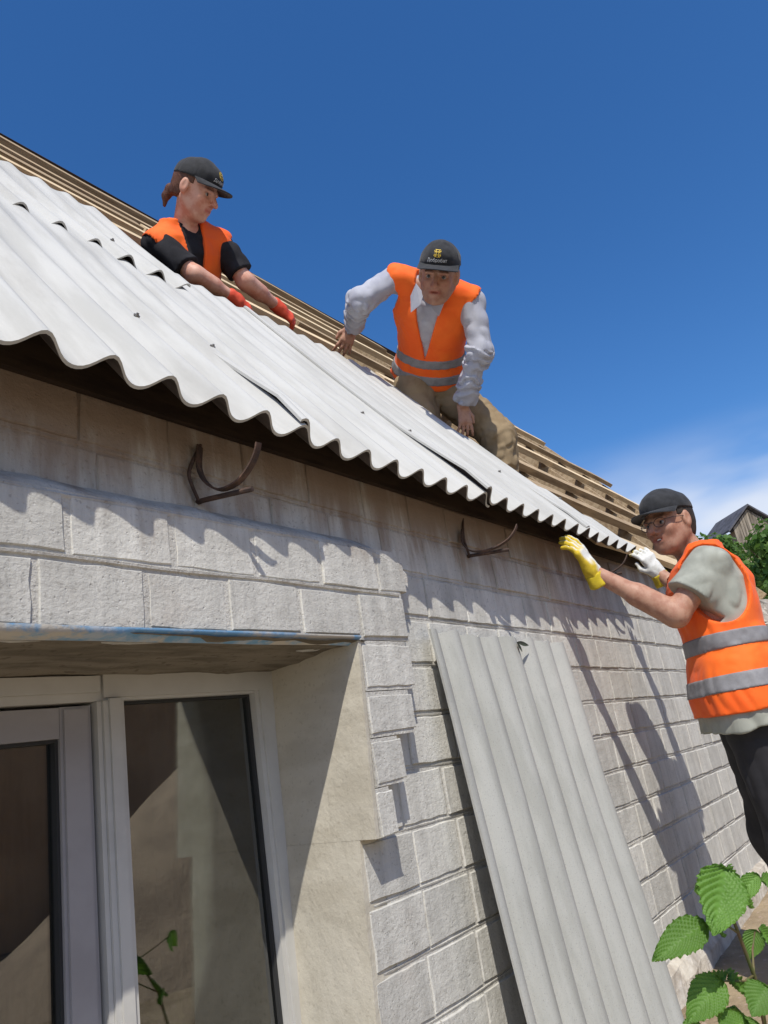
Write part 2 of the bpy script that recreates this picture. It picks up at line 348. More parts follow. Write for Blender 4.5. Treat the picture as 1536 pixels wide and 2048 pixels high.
for ri, z in enumerate(rows):
    z0, z1 = z + 0.009, z + CH - 0.008
    if z1 < 0.02: continue
    z0 = max(z0, -0.02)
    x = (reveal_x(YM, z + .06) + 0.014 if z < 0.76 else 1.415) if z < 1.18 else -0.55
    first = True
    upper = z > 1.30
    while x < 5.98:
        Lb = random.uniform(0.19, 0.222) if not first else (random.choice((0.105, 0.2)) if ri % 2 else random.uniform(0.18, 0.21))
        first = False
        x1 = min(x + Lb, 5.99)
        if z < 1.18 and x1 <= 1.31: x = x1 + 0.012; continue
        # skip what the leaning layers and the facing hide for good
        hidden = (x1 < 1.60 and 1.18 < z < 1.45)
        if not hidden and x1 - x > 0.04 and zc(x, z) < 1.74:
            brick(x, x1 if not upper else x1 + 0.004, zc(x, z0), zc(x, min(z1, 1.82)), YM, wall, 0.05, TILT)
        x = x1 + random.uniform(0.006, 0.011)

# --- the proud facing above and beside the window
fm = MB(); FY = YP + 0.0035
fm.box((-2.6, FY, 1.2665), (1.612, MY - 0.002, 1.512))
for x0, x1, z0, z1 in ((1.400, 1.592, 1.143, 1.2645), (1.394, 1.568, 1.036, 1.141), (1.386, 1.490, 0.928, 1.034), (1.374, 1.427, 0.826, 0.926)):
    fm.box((x0, FY, z0), (x1, MY - 0.002, z1))
# sloping mortar wash over the top edge, broken and rounded at its end
ledge = []
for x in np.linspace(-2.6, 1.655, 86):
    e = max(0.0, (x - 1.46) / 0.2); drop = 0.055 * e * e
    w = 0.006 * mnoise.noise(Vector((x * 7, 0, 3))); w2 = 0.006 * mnoise.noise(Vector((x * 9, 4, 3)))
    ledge.append([(x, FY + 0.001 + w * .3, 1.495 - drop * 1.5), (x, YP + 0.001 + w * .4, 1.506 - drop + w), (x, YP + 0.012, 1.522 - drop + w2), (x, YM - 0.008, 1.545 - drop * .8 + w2), (x, YM + 0.012, 1.552 - drop * .6 + w)])
fm.grid(ledge)
X = np.arange(-1.0, 1.605, 0.05)
bead = []
for x in X:
    zz = 1.391 + 0.003 * mnoise.noise(Vector((x * 4, 2, 5))); w = 0.004; yb = YP - 0.001 + 0.003 * mnoise.noise(Vector((x * 9, 5, 9)))
    bead.append([(x, FY + 0.003, zz - w - .002), (x, yb, zz - w * .6), (x, yb - 0.001, zz + w * .6), (x, FY + 0.003, zz + w + .002)])
fm.grid(bead)
facing = fm.build('facing_wall', MAT['mortar'], house)
ux = [-0.43, -0.215, 0.0, 0.217, 0.435, 0.653, 0.870, 1.082, 1.292, 1.517, 1.648]
lx = [-0.46, -0.25, -0.04, 0.17, 0.385, 0.594, 0.802, 0.993, 1.204, 1.414, 1.616]
for xs, z0, z1 in ((ux, 1.400, 1.503), (lx, 1.276, 1.382)):
    for a, b_ in zip(xs[:-1], xs[1:]):
        zt = z1 - (0.018 if a > 1.5 and z0 > 1.39 else 0)
        brick(a + 0.007, b_ - 0.007, z0 + random.uniform(-.002, .003), zt + random.uniform(-.003, .002), YP, facing, 0.04)
for x0, x1, z0, z1 in ((1.406, 1.606, 1.152, 1.254), (1.398, 1.578, 1.046, 1.130), (1.390, 1.502, 0.936, 1.026), (1.378, 1.436, 0.826, 0.917)):
    brick(x0, x1, z0, z1, YP, facing, 0.04)

# --- plastered reveal and lintel soffit
rm = MB()
def slab(ya, yb, za, zb, ny, nz_):
    front = []; yy = ya
    for z in np.linspace(za, zb, nz_):
        front.append([(reveal_x(y, z), y, z) for y in np.linspace(ya, yb, ny)])
    backp = [[(1.415, y, z) for y in (ya + .03, yb)] for z in (za, zb)]
    o = len(rm.v); rm.grid(front); rm.grid(backp)
    # outer edge strip back to the masonry
    rm.grid([[r[0], (r[0][0] + 0.012, r[0][1] + 0.001, r[0][2]), (max(1.44, r[0][0] + .05) if yy > YP + .02 else r[0][0] + 0.02, yy + 0.0065, r[0][2])] for r in front])
    rm.grid([front[0], [(1.44, q[1], q[2]) for q in front[0]]])
slab(YP - 0.001, 1.41, 0.8255, 1.2655, 14, 24)
slab(YM + 0.001, 1.41, 0.20, 0.825, 14, 30)
rev = rm.build('window_reveal', MAT['plaster'], house, smooth=False)
lm = MB(); top = []
for x in np.linspace(-0.3, 1.42, 60):
    row = []
    for y in np.linspace(YP - 0.004, 1.41, 12):
        k = (y - YP) / 0.31
        z = lerp(1.2645, 1.250, k) + 0.007 * mnoise.noise(Vector((x * 6, y * 12, 4))) - 0.006 * max(0, mnoise.noise(Vector((x * 11, y * 25, 8))))
        row.append((x, y, z))
    top.append(row)
lm.grid(top)
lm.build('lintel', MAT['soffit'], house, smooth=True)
bm_ = MB(); st = []
for x in np.linspace(-0.3, 1.40, 50):
    w = 0.5 + 0.5 * mnoise.noise(Vector((x * 5, 3, 3))); h = (0.006 + 0.012 * w) * (1.0 if x < 0.75 else 0.35)
    st.append([(x, YP - 0.0055, 1.2735 + 0.003 * w), (x, YP - 0.0065, 1.2735 - h), (x, YP + 0.03, 1.2590 - 0.004 * w)])
bm_.grid(st)
bm_.build('painted_edge', MAT['blue'], house, smooth=True)

# --- window
YF = 1.34; KW = 1.40 / 1.34
_box = MB.box
def kbox(s, lo, hi, fn=None): return _box(s, lo, hi, lambda x, y, z: (x * KW, y + 0.06, 1 + (z - 1) * KW))
MB.box = kbox
def frame_bar(mb, x0, x1, z0, z1, y0, y1, step=0.006):
    mb.box((x0, y0, z0), (x1, y1, z1))
f_ = MB()
f_.box((1.278, YF, 0.14), (1.356, YF + 0.06, 1.262)); f_.box((1.290, YF - 0.006, 0.14), (1.350, YF + 0.001, 1.262))
f_.box((-0.1, YF + .001, 1.188), (1.277, YF + 0.061, 1.262)); f_.box((0.866, YF - 0.007, 1.194), (1.289, YF + 0.0, 1.258)); f_.box((-0.1, YF - 0.012, 1.205), (0.855, YF - 0.002, 1.236))
f_.box((-0.1, YF + .002, 0.14), (1.277, YF + 0.062, 0.205))
win = f_.build('window_frame', MAT['pvc'], house)
mm = MB(); mm.box((0.862, YF - 0.010, 0.206), (0.908, YF + 0.058, 1.187)); mm.box((0.852, YF - 0.003, 0.206), (0.8615, YF + 0.05, 1.187)); mm.box((0.873, YF - 0.016, 0.206), (0.897, YF - 0.0105, 1.19))
mm.build('mullion', MAT['pvc'], win)
sm = MB()       # opening sash on the left, set back a little
for (x0, x1, z0, z1) in ((0.782, 0.846, 0.210, 1.182), (-0.1, 0.781, 1.124, 1.181), (-0.1, 0.781, 0.211, 0.27)):
    sm.box((x0, YF + 0.012, z0), (x1, YF + 0.055, z1))
sm.box((0.788, YF + 0.005, 0.216), (0.836, YF + 0.0115, 1.176))
sash = sm.build('sash', MAT['pvc_shaded'], win)
gk = MB()
for (x0, x1, z0, z1) in ((1.271, 1.2775, 0.206, 1.1875), (0.9085, 0.914, 0.206, 1.1875), (0.914, 1.271, 1.182, 1.1875), (0.776, 0.7815, 0.271, 1.1235), (-0.09, 0.776, 1.118, 1.1235)):
    gk.box((x0, YF + 0.02, z0), (x1, YF + 0.045, z1))
gk.build('gasket', MAT['gasket'], win)
p_ = MB(); p_.box((0.9095, YF + 0.030, 0.206), (1.2765, YF + 0.034, 1.1872)); p_.build('pane', MAT['glass'], win)
p_ = MB(); p_.box((-0.09, YF + 0.036, 0.271), (0.7805, YF + 0.040, 1.1232)); p_.build('pane', MAT['glass'], win)
sl = MB(); sl.box((-0.15, 1.03, 0.16), (1.27, 1.335, 0.195)); sl.build('window_sill', MAT['pvc'], house)
MB.box = _box
# the dim room behind
r_ = MB()
r_.add([(-1.1, 1.46, 0), (5.8, 1.46, 0), (5.8, 4.2, 0), (-1.1, 4.2, 0), (-1.1, 1.46, 1.60), (5.8, 1.46, 1.60), (5.8, 4.2, 1.60), (-1.1, 4.2, 1.60)],
       [(0, 1, 2, 3), (7, 6, 5, 4), (1, 5, 6, 2), (2, 6, 7, 3), (3, 7, 4, 0)])
r_.build('room', MAT['room'], house)
cu = MB(); rows_c = []
for z in np.linspace(0.1, 1.35, 8):
    rows_c.append([(x, 1.52 + 0.022 * math.sin(x * 58) + 0.01 * math.sin(x * 23 + 1), z) for x in np.linspace(0.0, 0.87, 90)])
cu.grid(rows_c); cu.build('curtain', MAT['curtain'], house, smooth=True)
cu = MB(); rows_c = []
for z in np.linspace(0.1, 1.35, 8):
    rows_c.append([(x, 1.54 + 0.02 * math.sin(x * 64) + 0.01 * math.sin(x * 21 + 2), z) for x in np.linspace(1.12, 1.44, 40)])
cu.grid(rows_c); cu.build('curtain', MAT['curtain'], house, smooth=True)

# --- roof carcass
wp = MB(); wp.box((-2.6, 1.120, 1.738), (6.0, 1.137, 1.835), lambda x, y, z: (x, y, z - 0.010 * (x - 1)))  # dark strip added to paint the black shade beneath the sheets
wp.build('eave_shade_strip', MAT['wood_old'], house)
RAF = [-2.3, -1.6, -0.9, -0.1, 0.7, 1.42, 2.22, 3.22, 3.95, 4.7, 5.45, 6.2, 6.95, 7.6, 8.2]
for x in RAF:
    b = MB(); b.obox(roof(x - 0.03, -0.02 + 0.32, -0.19), (0.06, 0, 0), RS * 3.75, RN * 0.11)
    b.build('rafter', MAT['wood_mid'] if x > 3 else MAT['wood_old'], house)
BT, BO = 0.042, -0.076         # batten thickness, underside offset
def batten(s, x0, x1, w=0.085, m='wood_new', t=BT, skew=0.0, off=0.0):
    b = MB(); nseg = max(2, int((x1 - x0) / 0.5)); up_ = []
    for i in range(nseg + 1):
        x = lerp(x0, x1, i / nseg); ss = s + skew * (x - x0) + 0.016 * mnoise.noise(Vector((x * .8, s * 3, 2))); o_ = off + 0.012 * mnoise.noise(Vector((x * .7, s * 5, 6)))
        up_.append([roof(x, ss - w / 2, BO + o_), roof(x, ss + w / 2, BO + o_), roof(x, ss + w / 2, BO + t + o_), roof(x, ss - w / 2, BO + t + o_)])
    b.grid(up_, wrap=True); k = nseg * 4
    b.f.append((0, 1, 2, 3)); b.f.append((k + 3, k + 2, k + 1, k))
    return b.build('batten', MAT[m], house)
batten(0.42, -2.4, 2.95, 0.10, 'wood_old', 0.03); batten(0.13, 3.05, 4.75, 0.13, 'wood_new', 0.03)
batten(0.60, -2.4, 5.6, m='wood_mid'); batten(1.30, -2.4, 2.62)
batten(1.05, 3.30, 6.1, m='wood_mid'); batten(0.62, 5.62, 8.15, m='wood_mid'); batten(1.06, 6.12, 8.2)
batten(1.74, 3.16, 8.15, m='wood_new'); batten(2.36, 2.95, 8.25, m='wood_mid'); batten(2.36, -2.4, 2.92, m='wood_new')
batten(3.02, 2.2, 7.55, m='wood_new', off=0.006); batten(3.02, -2.4, 2.18, m='wood_mid', w=0.11)
batten(2.02, -2.4, 1.50, m='wood_mid'); batten(2.02, 2.12, 3.05, m='wood_new'); batten(1.62, 2.25, 3.1, m='wood_mid')
batten(2.70, -2.4, 3.6, m='wood_new'); batten(3.72, -2.4, 5.2, m='wood_mid', w=0.11, off=0.012); batten(3.36, -2.4, 4.4, m='wood_mid')
fl = MB(); rr = []
for x in np.linspace(-2.4, 2.6, 56):
    rr.append([tuple(roof(x, s, -0.078 - 0.012 * abs(math.sin(x * 4 + s)) )) for s in np.linspace(3.05, 3.68, 6)])
fl.grid(rr); fl.build('membrane', MAT['film'], house, smooth=True)
b = MB(); b.obox(roof(-2.4, 3.84, -0.20), (10.3, 0, 0), RS * 0.04, RN * 0.15); b.build('ridge_board', MAT['wood_mid'], house)
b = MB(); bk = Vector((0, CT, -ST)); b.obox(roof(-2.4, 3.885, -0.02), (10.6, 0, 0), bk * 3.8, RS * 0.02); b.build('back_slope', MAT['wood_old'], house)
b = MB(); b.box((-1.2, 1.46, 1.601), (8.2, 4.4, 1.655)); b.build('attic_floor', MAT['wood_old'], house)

# --- corrugated sheets
PIT, AMP, X0 = 0.115, 0.0195, 0.525
def wave(x): return AMP * math.cos(2 * math.pi * (x - X0) / PIT)
def prof(x, k=1.0):
    c = math.cos(2 * math.pi * (x - X0) / PIT)
    return k * (AMP * (c + 0.12 * math.cos(4 * math.pi * (x - X0) / PIT)) - AMP)
def sheet(s0, s1, xa, xb, lift, edge_lift, seed, right=None, name='roof_sheet'):
    """xa..xb at the eave; right(s) gives a slanting right edge. The left edge laps over its neighbour."""
    nx = int((xb - xa) / PIT * 14); ns = 14; t = 0.0065
    topg, botg = [], []
    for i in range(ns + 1):
        s = lerp(s0, s1, i / ns); R1, R2 = [], []
        xr = right(s) if right else xb
        kk = lerp(1.0, 0.32, min(1, max(0, (s - lerp(s0, s1, .12)) / ((s1 - s0) * .6))))     # waves flattened up the slope to straighten the top edge and soften shading
        for j in range(nx + 1):
            x = min(lerp(xa, xb, j / nx), xr)
            l = lift + edge_lift * max(0, 1 - (x - xa) / 0.10) * max(0, 1 - (s - s0) / 0.42) ** 1.2 * (0.25 + 0.75 * math.sin(min(1, (s - s0) / 0.14 + .25) * math.pi / 2))
            sag = -0.006 * math.sin(math.pi * (s - s0) / (s1 - s0)) + 0.004 * mnoise.noise(Vector((x * 1.1, s * 1.3, seed)))
            ds = 0.004 * mnoise.noise(Vector((x * 5, seed, i * 0.0))) if i == 0 else 0
            R1.append(tuple(roof(x, s + ds, prof(x, kk) + l + sag))); R2.append(tuple(roof(x, s + ds, prof(x, kk) + l + sag - t)))
        topg.append(R1); botg.append(R2)
    b = MB(); b.grid(topg); b.grid([r[::-1] for r in botg])
    b.grid([botg[0], topg[0]]); b.grid([topg[-1], botg[-1]])
    b.grid([[r[0] for r in topg], [r[0] for r in botg]]); b.grid([[r[-1] for r in botg], [r[-1] for r in topg]])
    o = b.build(name, MAT['slate'], house); wedge_smooth(o, 50)
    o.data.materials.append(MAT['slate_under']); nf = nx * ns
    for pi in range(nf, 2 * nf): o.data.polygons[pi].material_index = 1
    return o
sheets = []
for i, (xa, xb) in enumerate(((-0.53, 0.36), (0.285, 1.165), (1.085, 1.97), (1.89, 2.775), (2.695, 3.33))):
    rt = (lambda s: 3.33 - 0.62 * min(s, .5) - 0.25 * max(0, s - .5)) if i == 4 else None
    sheets.append(sheet(0.0 - (0.006 if i % 2 else 0), 1.44, xa, xb, (i) * 0.0007 + 0.007 * (i % 2), (0.008, 0.012, 0.040, 0.032, 0.024)[i], i, rt))
for i, (xa, xb) in enumerate(((-0.53, 0.36), (0.285, 1.455), (-1.34, -0.455))):
    sheets.append(sheet(1.165, 2.02, xa, xb, 0.014 + 0.006 * (i % 2), 0.0, 10 + i))
def screw(x, s, parent, off):
    x = X0 + round((x - X0) / PIT) * PIT
    b = MB(); p = roof(x, s, off); a = RN
    b.tube([p - a * 0.002, p + a * 0.0015, p + a * 0.002], [0.008, 0.0075, 0.001], 10); b.tube([p + a * 0.001, p + a * 0.006], 0.0035, 6)
    b.build('screw', MAT['steel'], parent)
for x, s, k, off in ((0.87, 0.385, 1, 0.006), (1.10, 0.41, 2, 0.004), (1.665, 0.385, 2, 0.0), (1.92, 0.37, 3, 0.009), (2.47, 0.335, 3, 0.007), (3.02, 0.33, 4, 0.003), (0.40, 0.39, 1, 0.007), (1.215, 1.31, 6, 0.021), (0.755, 1.80, 6, 0.02)):
    screw(x, s, sheets[k], off)

sheet(0.0, 1.44, -1.34, -0.455, 0.006, 0.008, 21); sheet(0.0, 1.44, -2.145, -1.26, 0.0, 0.008, 22)
# --- gutter brackets: a bent strap, a rod under it and a strut to the wall
def spline(pts, n=24):
    out = []; P = [pts[0]] + list(pts) + [pts[-1]]
    for i in range(1, len(P) - 2):
        for k in range(n // (len(pts) - 1)):
            t = k / (n // (len(pts) - 1)); a, b_, c, d = (Vector(q) for q in P[i - 1:i + 3])
            out.append(0.5 * ((2 * b_) + (c - a) * t + (2 * a - 5 * b_ + 4 * c - d) * t * t + (3 * b_ - a - 3 * c + d) * t ** 3))
    return out + [Vector(pts[-1])]
def bracket(strap, rod, strut):
    b = MB(); sp_ = spline(strap); ring = []
    for i, q in enumerate(sp_):
        d = (sp_[min(i + 1, len(sp_) - 1)] - sp_[max(i - 1, 0)]).normalized(); w = Vector((1, 0.25, 0)); w = (w - d * w.dot(d)).normalized(); n_ = d.cross(w)
        ring.append([q + w * (sx * 0.0095) + n_ * (sy * 0.0018) for sx, sy in ((-1, -1), (1, -1), (1, 1), (-1, 1))])
    b.grid(ring, wrap=True); b.f.append((0, 1, 2, 3)); b.f.append(tuple(len(ring) * 4 - 4 + k for k in range(4)))
    b.tube(spline(rod), 0.0062, 8); b.tube(spline(strut), 0.0042, 6)
    b.build('gutter_bracket', MAT['rust'], house, smooth=False)
S1 = [(0.007, 1.125, 0.122), (-0.003, 1.122, 0.068), (-0.003, 1.105, 0.027), (0.006, 1.075, 0.001), (0.024, 1.04, 0.008), (0.036, 1.01, 0.035), (0.040, 0.99, 0.062), (0.039, 0.98, 0.081)]
S2 = [(-0.028, 1.125, 0.077), (-0.054, 1.12, 0.031), (-0.048, 1.105, 0.001), (-0.032, 1.075, -0.011), (0.011, 1.04, -0.003), (0.054, 1.01, 0.020), (0.075, 0.99, 0.045), (0.088, 0.98, 0.067)]
for (x, z), st_, rod_ in (((0.982, 1.571), S1, 0.036), ((2.118, 1.577), S2, 0.048), ((3.235, 1.60), S2, 0.040)):
    B = lambda dx_, y, dz_: (x + dx_, y, z + dz_)
    bracket([B(*q) for q in st_], [B(0.004, 1.160, -0.004), B(0.002, 1.128, -0.006), B(rod_ * .5, 1.070, -0.010), B(rod_, 1.010, -0.014)],
            [B(0.024, 1.142, 0.135), B(-0.020, 1.128, 0.070), B(-0.030, 1.124, 0.038), B(-0.006, 1.130, -0.006)])

# ================================================================ sheet leaning on the wall
def leaning():
    Wd = 0.83; t = 0.007
    TL = Vector((1.729, 1.120, 1.301)); TR = Vector((2.510, 1.092, 1.283))
    dn = Vector((1.690, 1.025, 0.363)) - TL
    Ls = 1.315; dn = dn.normalized(); xa = (TR - TL).normalized(); xa = (xa - dn * xa.dot(dn)).normalized(); nn = xa.cross(dn).normalized()
    if nn.y > 0: nn = -nn
    nx, ns = 7 * 14 + 7, 16; tg, bg = [], []
    for i in range(ns + 1):
        s = Ls * i / ns; R1, R2 = [], []
        for j in range(nx + 1):
            x = Wd * j / nx; p = 0.036 * abs(math.cos(math.pi * (x - 0.012) / 0.113)) ** 0.8 - 0.018 + 0.006 * mnoise.noise(Vector((x * 2, s * 2, 4)))
            chip = 0.014 * mnoise.noise(Vector((x * 11, 3, 1))) + (0.012 * max(0, mnoise.noise(Vector((x * 23, 8, 1)))) ) if i == 0 else 0
            q = TL + xa * x + dn * (s + chip) + nn * (p + 0.012)
            R1.append(tuple(q)); R2.append(tuple(q - nn * t))
        tg.append(R1); bg.append(R2)
    b = MB(); b.grid(tg); b.grid([r[::-1] for r in bg]); b.grid([bg[0], tg[0]]); b.grid([tg[-1], bg[-1]])
    b.grid([[r[0] for r in tg], [r[0] for r in bg]]); b.grid([[r[-1] for r in bg], [r[-1] for r in tg]])
    o = b.build('corrugated_sheet', MAT['slate_old'], label='weathered grey corrugated sheet leaning upright against the brick wall', category='roofing sheet'); wedge_smooth(o, 50)
    return TL, xa, dn, nn
LSF = leaning()
# ================================================================ people: implicit surfaces turned into meshes
V3 = lambda p: np.array(tuple(p), np.float32)
_lat = np.random.default_rng(3).random((32, 32, 32)).astype(np.float32) * 2 - 1
def vnoise(P, f, seed=0):
    q = P * f + seed * 7.31; i = np.floor(q).astype(np.int32); t = (q - i).astype(np.float32); t = t * t * (3 - 2 * t)
    r = 0
    for a in (0, 1):
        for b in (0, 1):
            for c in (0, 1):
                w = (t[..., 0] if a else 1 - t[..., 0]) * (t[..., 1] if b else 1 - t[..., 1]) * (t[..., 2] if c else 1 - t[..., 2])
                r = r + w * _lat[(i[..., 0] + a) & 31, (i[..., 1] + b) & 31, (i[..., 2] + c) & 31]
    return r
class Field:
    def __init__(s, lo, hi, h):
        s.lo = V3(lo); s.h = h; s.n = np.maximum(4, np.ceil((V3(hi) - s.lo) / h).astype(int) + 1)
        s.d = np.full(tuple(s.n), 0.2, np.float32)
    def view(s, lo, hi):
        a = np.clip(np.floor((V3(lo) - s.lo) / s.h).astype(int), 0, s.n); b = np.clip(np.ceil((V3(hi) - s.lo) / s.h).astype(int) + 1, 0, s.n)
        sl = tuple(slice(x, y) for x, y in zip(a, b))
        ax = [s.lo[k] + s.h * np.arange(a[k], b[k], dtype=np.float32) for k in range(3)]
        P = np.stack(np.meshgrid(*ax, indexing='ij'), -1) if all(len(x) for x in ax) else None
        return sl, P
    def put(s, fn, lo, hi, k=0.02, sub=False):
        sl, P = s.view(V3(lo) - 0.07, V3(hi) + 0.07)
        if P is None: return s
        b = fn(P).astype(np.float32); a = s.d[sl]
        if sub: b = -b
        if k > 0:
            if sub:
                t = np.clip(0.5 - 0.5 * (b - a) / k * -1, 0, 1); t = np.clip(0.5 + 0.5 * (b - a) / k, 0, 1)
                s.d[sl] = a * (1 - t) + b * t + k * t * (1 - t)
            else:
                t = np.clip(0.5 + 0.5 * (b - a) / k, 0, 1); s.d[sl] = b * (1 - t) + a * t - k * t * (1 - t)
        else: s.d[sl] = np.maximum(a, b) if sub else np.minimum(a, b)
        return s
    def cone(s, a, b, r1, r2=None, k=0.02, sub=False):
        a, b = V3(a), V3(b); r2 = r1 if r2 is None else r2; ab = b - a; L2 = float(ab @ ab) + 1e-9; m = max(r1, r2)
        def fn(P):
            t = np.clip(((P - a) @ ab) / L2, 0, 1); return np.linalg.norm(P - a - t[..., None] * ab, axis=-1) - (r1 + (r2 - r1) * t)
        return s.put(fn, np.minimum(a, b) - m, np.maximum(a, b) + m, k, sub)
    def ell(s, c, fr, r, k=0.02, sub=False):
        """ellipsoid, fr = 3x3 rows of local axes in the world"""
        c = V3(c); r = np.array(r, np.float32); m = float(max(r)); fr = np.asarray(fr, np.float32)
        def fn(P):
            q = ((P - c) @ fr.T) / r; l = np.linalg.norm(q, axis=-1); g = np.linalg.norm(q / r, axis=-1) + 1e-6
            return l * (l - 1) / g
        return s.put(fn, c - m, c + m, k, sub)
    def cut(s, fn):        # keep where fn(P) < 0
        m = s.d < 0.045; P = s.lo + s.h * np.argwhere(m).astype(np.float32); s.d[m] = np.maximum(s.d[m], fn(P).astype(np.float32)); return s
    def ripple(s, fn):
        near = np.abs(s.d) < 0.03; P = s.lo + s.h * np.argwhere(near).astype(np.float32)
        s.d[near] += fn(P).astype(np.float32); return s
    def mesh(s, name):
        d = s.d; d[0] = d[-1] = 0.1; d[:, 0] = d[:, -1] = 0.1; d[:, :, 0] = d[:, :, -1] = 0.1
        ins = d < 0; nx, ny, nz = d.shape
        cnt = np.zeros((nx - 1, ny - 1, nz - 1), np.int8)
        C8 = [(a, b, c) for a in (0, 1) for b in (0, 1) for c in (0, 1)]
        for a, b, c in C8: cnt += ins[a:nx - 1 + a, b:ny - 1 + b, c:nz - 1 + c]
        act = np.argwhere((cnt > 0) & (cnt < 8)); idm = np.full(cnt.shape, -1, np.int32); idm[tuple(act.T)] = np.arange(len(act))
        acc = np.zeros((len(act), 3), np.float32); num = np.zeros(len(act), np.float32)
        dv = {c: d[act[:, 0] + c[0], act[:, 1] + c[1], act[:, 2] + c[2]] for c in C8}
        for c in C8:
            for ax in range(3):
                if c[ax]: continue
                e = list(c); e[ax] = 1; e = tuple(e); A, B = dv[c], dv[e]; m = (A < 0) != (B < 0)
                t = A[m] / (A[m] - B[m]); p = np.tile(np.array(c, np.float32), (m.sum(), 1)); p[:, ax] += t; acc[m] += p; num[m] += 1
        vert = s.lo + s.h * (act + acc / num[:, None])
        quads = []
        for ax in range(3):
            o = [k for k in range(3) if k != ax]
            A = np.take(ins, range(0, d.shape[ax] - 1), ax); B = np.take(ins, range(1, d.shape[ax]), ax)
            E = np.argwhere(A != B); ok = (E[:, o[0]] > 0) & (E[:, o[1]] > 0) & (E[:, o[0]] < d.shape[o[0]] - 1) & (E[:, o[1]] < d.shape[o[1]] - 1); E = E[ok]
            fl = A[tuple(E.T)]
            def cell(da, db):
                q = E.copy(); q[:, o[0]] += da; q[:, o[1]] += db; return idm[tuple(q.T)]
            q = np.stack([cell(-1, -1), cell(0, -1), cell(0, 0), cell(-1, 0)], 1)
            rev = fl if ax != 1 else ~fl
            q[~rev] = q[~rev][:, ::-1]; quads.append(q)
        Q = np.concatenate(quads); Q = Q[(Q >= 0).all(1)]
        me = bpy.data.meshes.new(name)
        me.vertices.add(len(vert)); me.vertices.foreach_set('co', vert.astype(np.float32).ravel())
        me.loops.add(len(Q) * 4); me.loops.foreach_set('vertex_index', Q.astype(np.int32).ravel())
        me.polygons.add(len(Q)); me.polygons.foreach_set('loop_start', np.arange(0, len(Q) * 4, 4, dtype=np.int32))
        try: me.polygons.foreach_set('loop_total', np.full(len(Q), 4, np.int32))
        except Exception: pass
        me.update(calc_edges=True); me.validate()
        me.polygons.foreach_set('use_smooth', [True] * len(me.polygons))
        return me

def frame(fwd, up):
    """rows: right, forward, up"""
    f = Vector(fwd).normalized(); u = Vector(up); u = (u - f * u.dot(f)).normalized(); r = f.cross(u)
    return np.array([tuple(r), tuple(f), tuple(u)], np.float32)
def loc(P, c, fr): return (P - V3(c)) @ fr.T
def wpt(c, fr, p): return V3(c) + np.array(p, np.float32) @ fr

PROF_T = [0.0, 0.12, 0.36, 0.55, 0.78, 0.92, 1.0]
PROF_W = [0.165, 0.170, 0.146, 0.155, 0.178, 0.160, 0.085]
PROF_D = [0.105, 0.115, 0.104, 0.112, 0.122, 0.098, 0.062]
def torso_fn(pel, neck, right, sc, infl, flare=0.0, bulge=1.0, ext=0.0):
    pel, neck = V3(pel), V3(neck); L = float(np.linalg.norm(neck - pel)); up = (neck - pel) / L
    r = V3(right); r = r - up * (r @ up); r /= np.linalg.norm(r); f = np.cross(up, r)
    fr = np.array([r, f, up], np.float32)
    def fn(P):
        q = (P - pel) @ fr.T; z = q[..., 2] / L; zc_ = np.clip(z, 0, 1)
        w = np.interp(zc_, PROF_T, PROF_W).astype(np.float32) * sc + infl + flare * np.clip(0.5 - zc_, 0, 1); dp = np.interp(zc_, PROF_T, PROF_D).astype(np.float32) * sc * bulge + infl + flare * np.clip(0.5 - zc_, 0, 1)
        e = np.sqrt((q[..., 0] / w) ** 2 + (q[..., 1] / dp) ** 2) + 1e-6
        d = (e - 1) * np.minimum(w, dp) * 0.95; ez = np.maximum(np.maximum(q[..., 2] - L, -ext - q[..., 2]) - infl, 0)
        return np.where(ez > 0, np.sqrt(np.maximum(d, 0) ** 2 + ez ** 2) + np.minimum(d, 0) * 0, d)
    m = 0.20 * sc + infl + ext
    return fn, np.minimum(pel, neck) - m, np.maximum(pel, neck) + m, fr, L

def add_hand(F, wrist, d, n, side, sc=1.0, curl=(0.3, 0.35, 0.4, 0.45), thumb=0.5, fat=1.0, spread=0.12):
    """d: to the fingertips, n: out of the back of the hand, side: +1 if the thumb lies on d x n"""
    d = Vector(d).normalized(); n = Vector(n); n = (n - d * n.dot(d)).normalized(); t = d.cross(n) * side; w = Vector(wrist)
    S = 0.001 * sc
    P = lambda a, b, c=0: w + d * (a * S) + t * (b * S) + n * (c * S)
    for b0, b1, r0, r1 in ((14, 27, 15, 12), (0, 9, 16, 13), (-12, -9, 15, 13), (-17, -26, 12, 11)):
        F.cone(P(4, b0 * .8), P(82, b1), r0 * S * fat, r1 * S * fat, 0.012)
    for (b, ln, r), c, sp in zip(((27, 72, 9.2), (9, 80, 9.4), (-9, 74, 9.0), (-26, 58, 8.0)), curl, (1.1, .3, -.4, -1.2)):
        p = P(82, b); ang = 0.0; dirv = d
        for k, fr_ in enumerate((0.45, 0.31, 0.24)):
            ang += c * (1.0 if k else 0.8); dd = (d * math.cos(ang) - n * math.sin(ang) + t * (spread * sp)).normalized()
            q = p + dd * (ln * fr_ * S); F.cone(p, q, r * S * fat * (1 - .08 * k), r * S * fat * (0.94 - .09 * k), 0.004); p = q
    p = P(22, 24, -4); q = P(52, 50, -10 - 14 * thumb); e = P(82, 56 - 16 * thumb, -14 - 26 * thumb)
    F.cone(P(8, 12), p, 15 * S * fat, 14 * S * fat, 0.012); F.cone(p, q, 13 * S * fat, 11 * S * fat, 0.008); F.cone(q, e, 10.5 * S * fat, 8.5 * S * fat, 0.004)

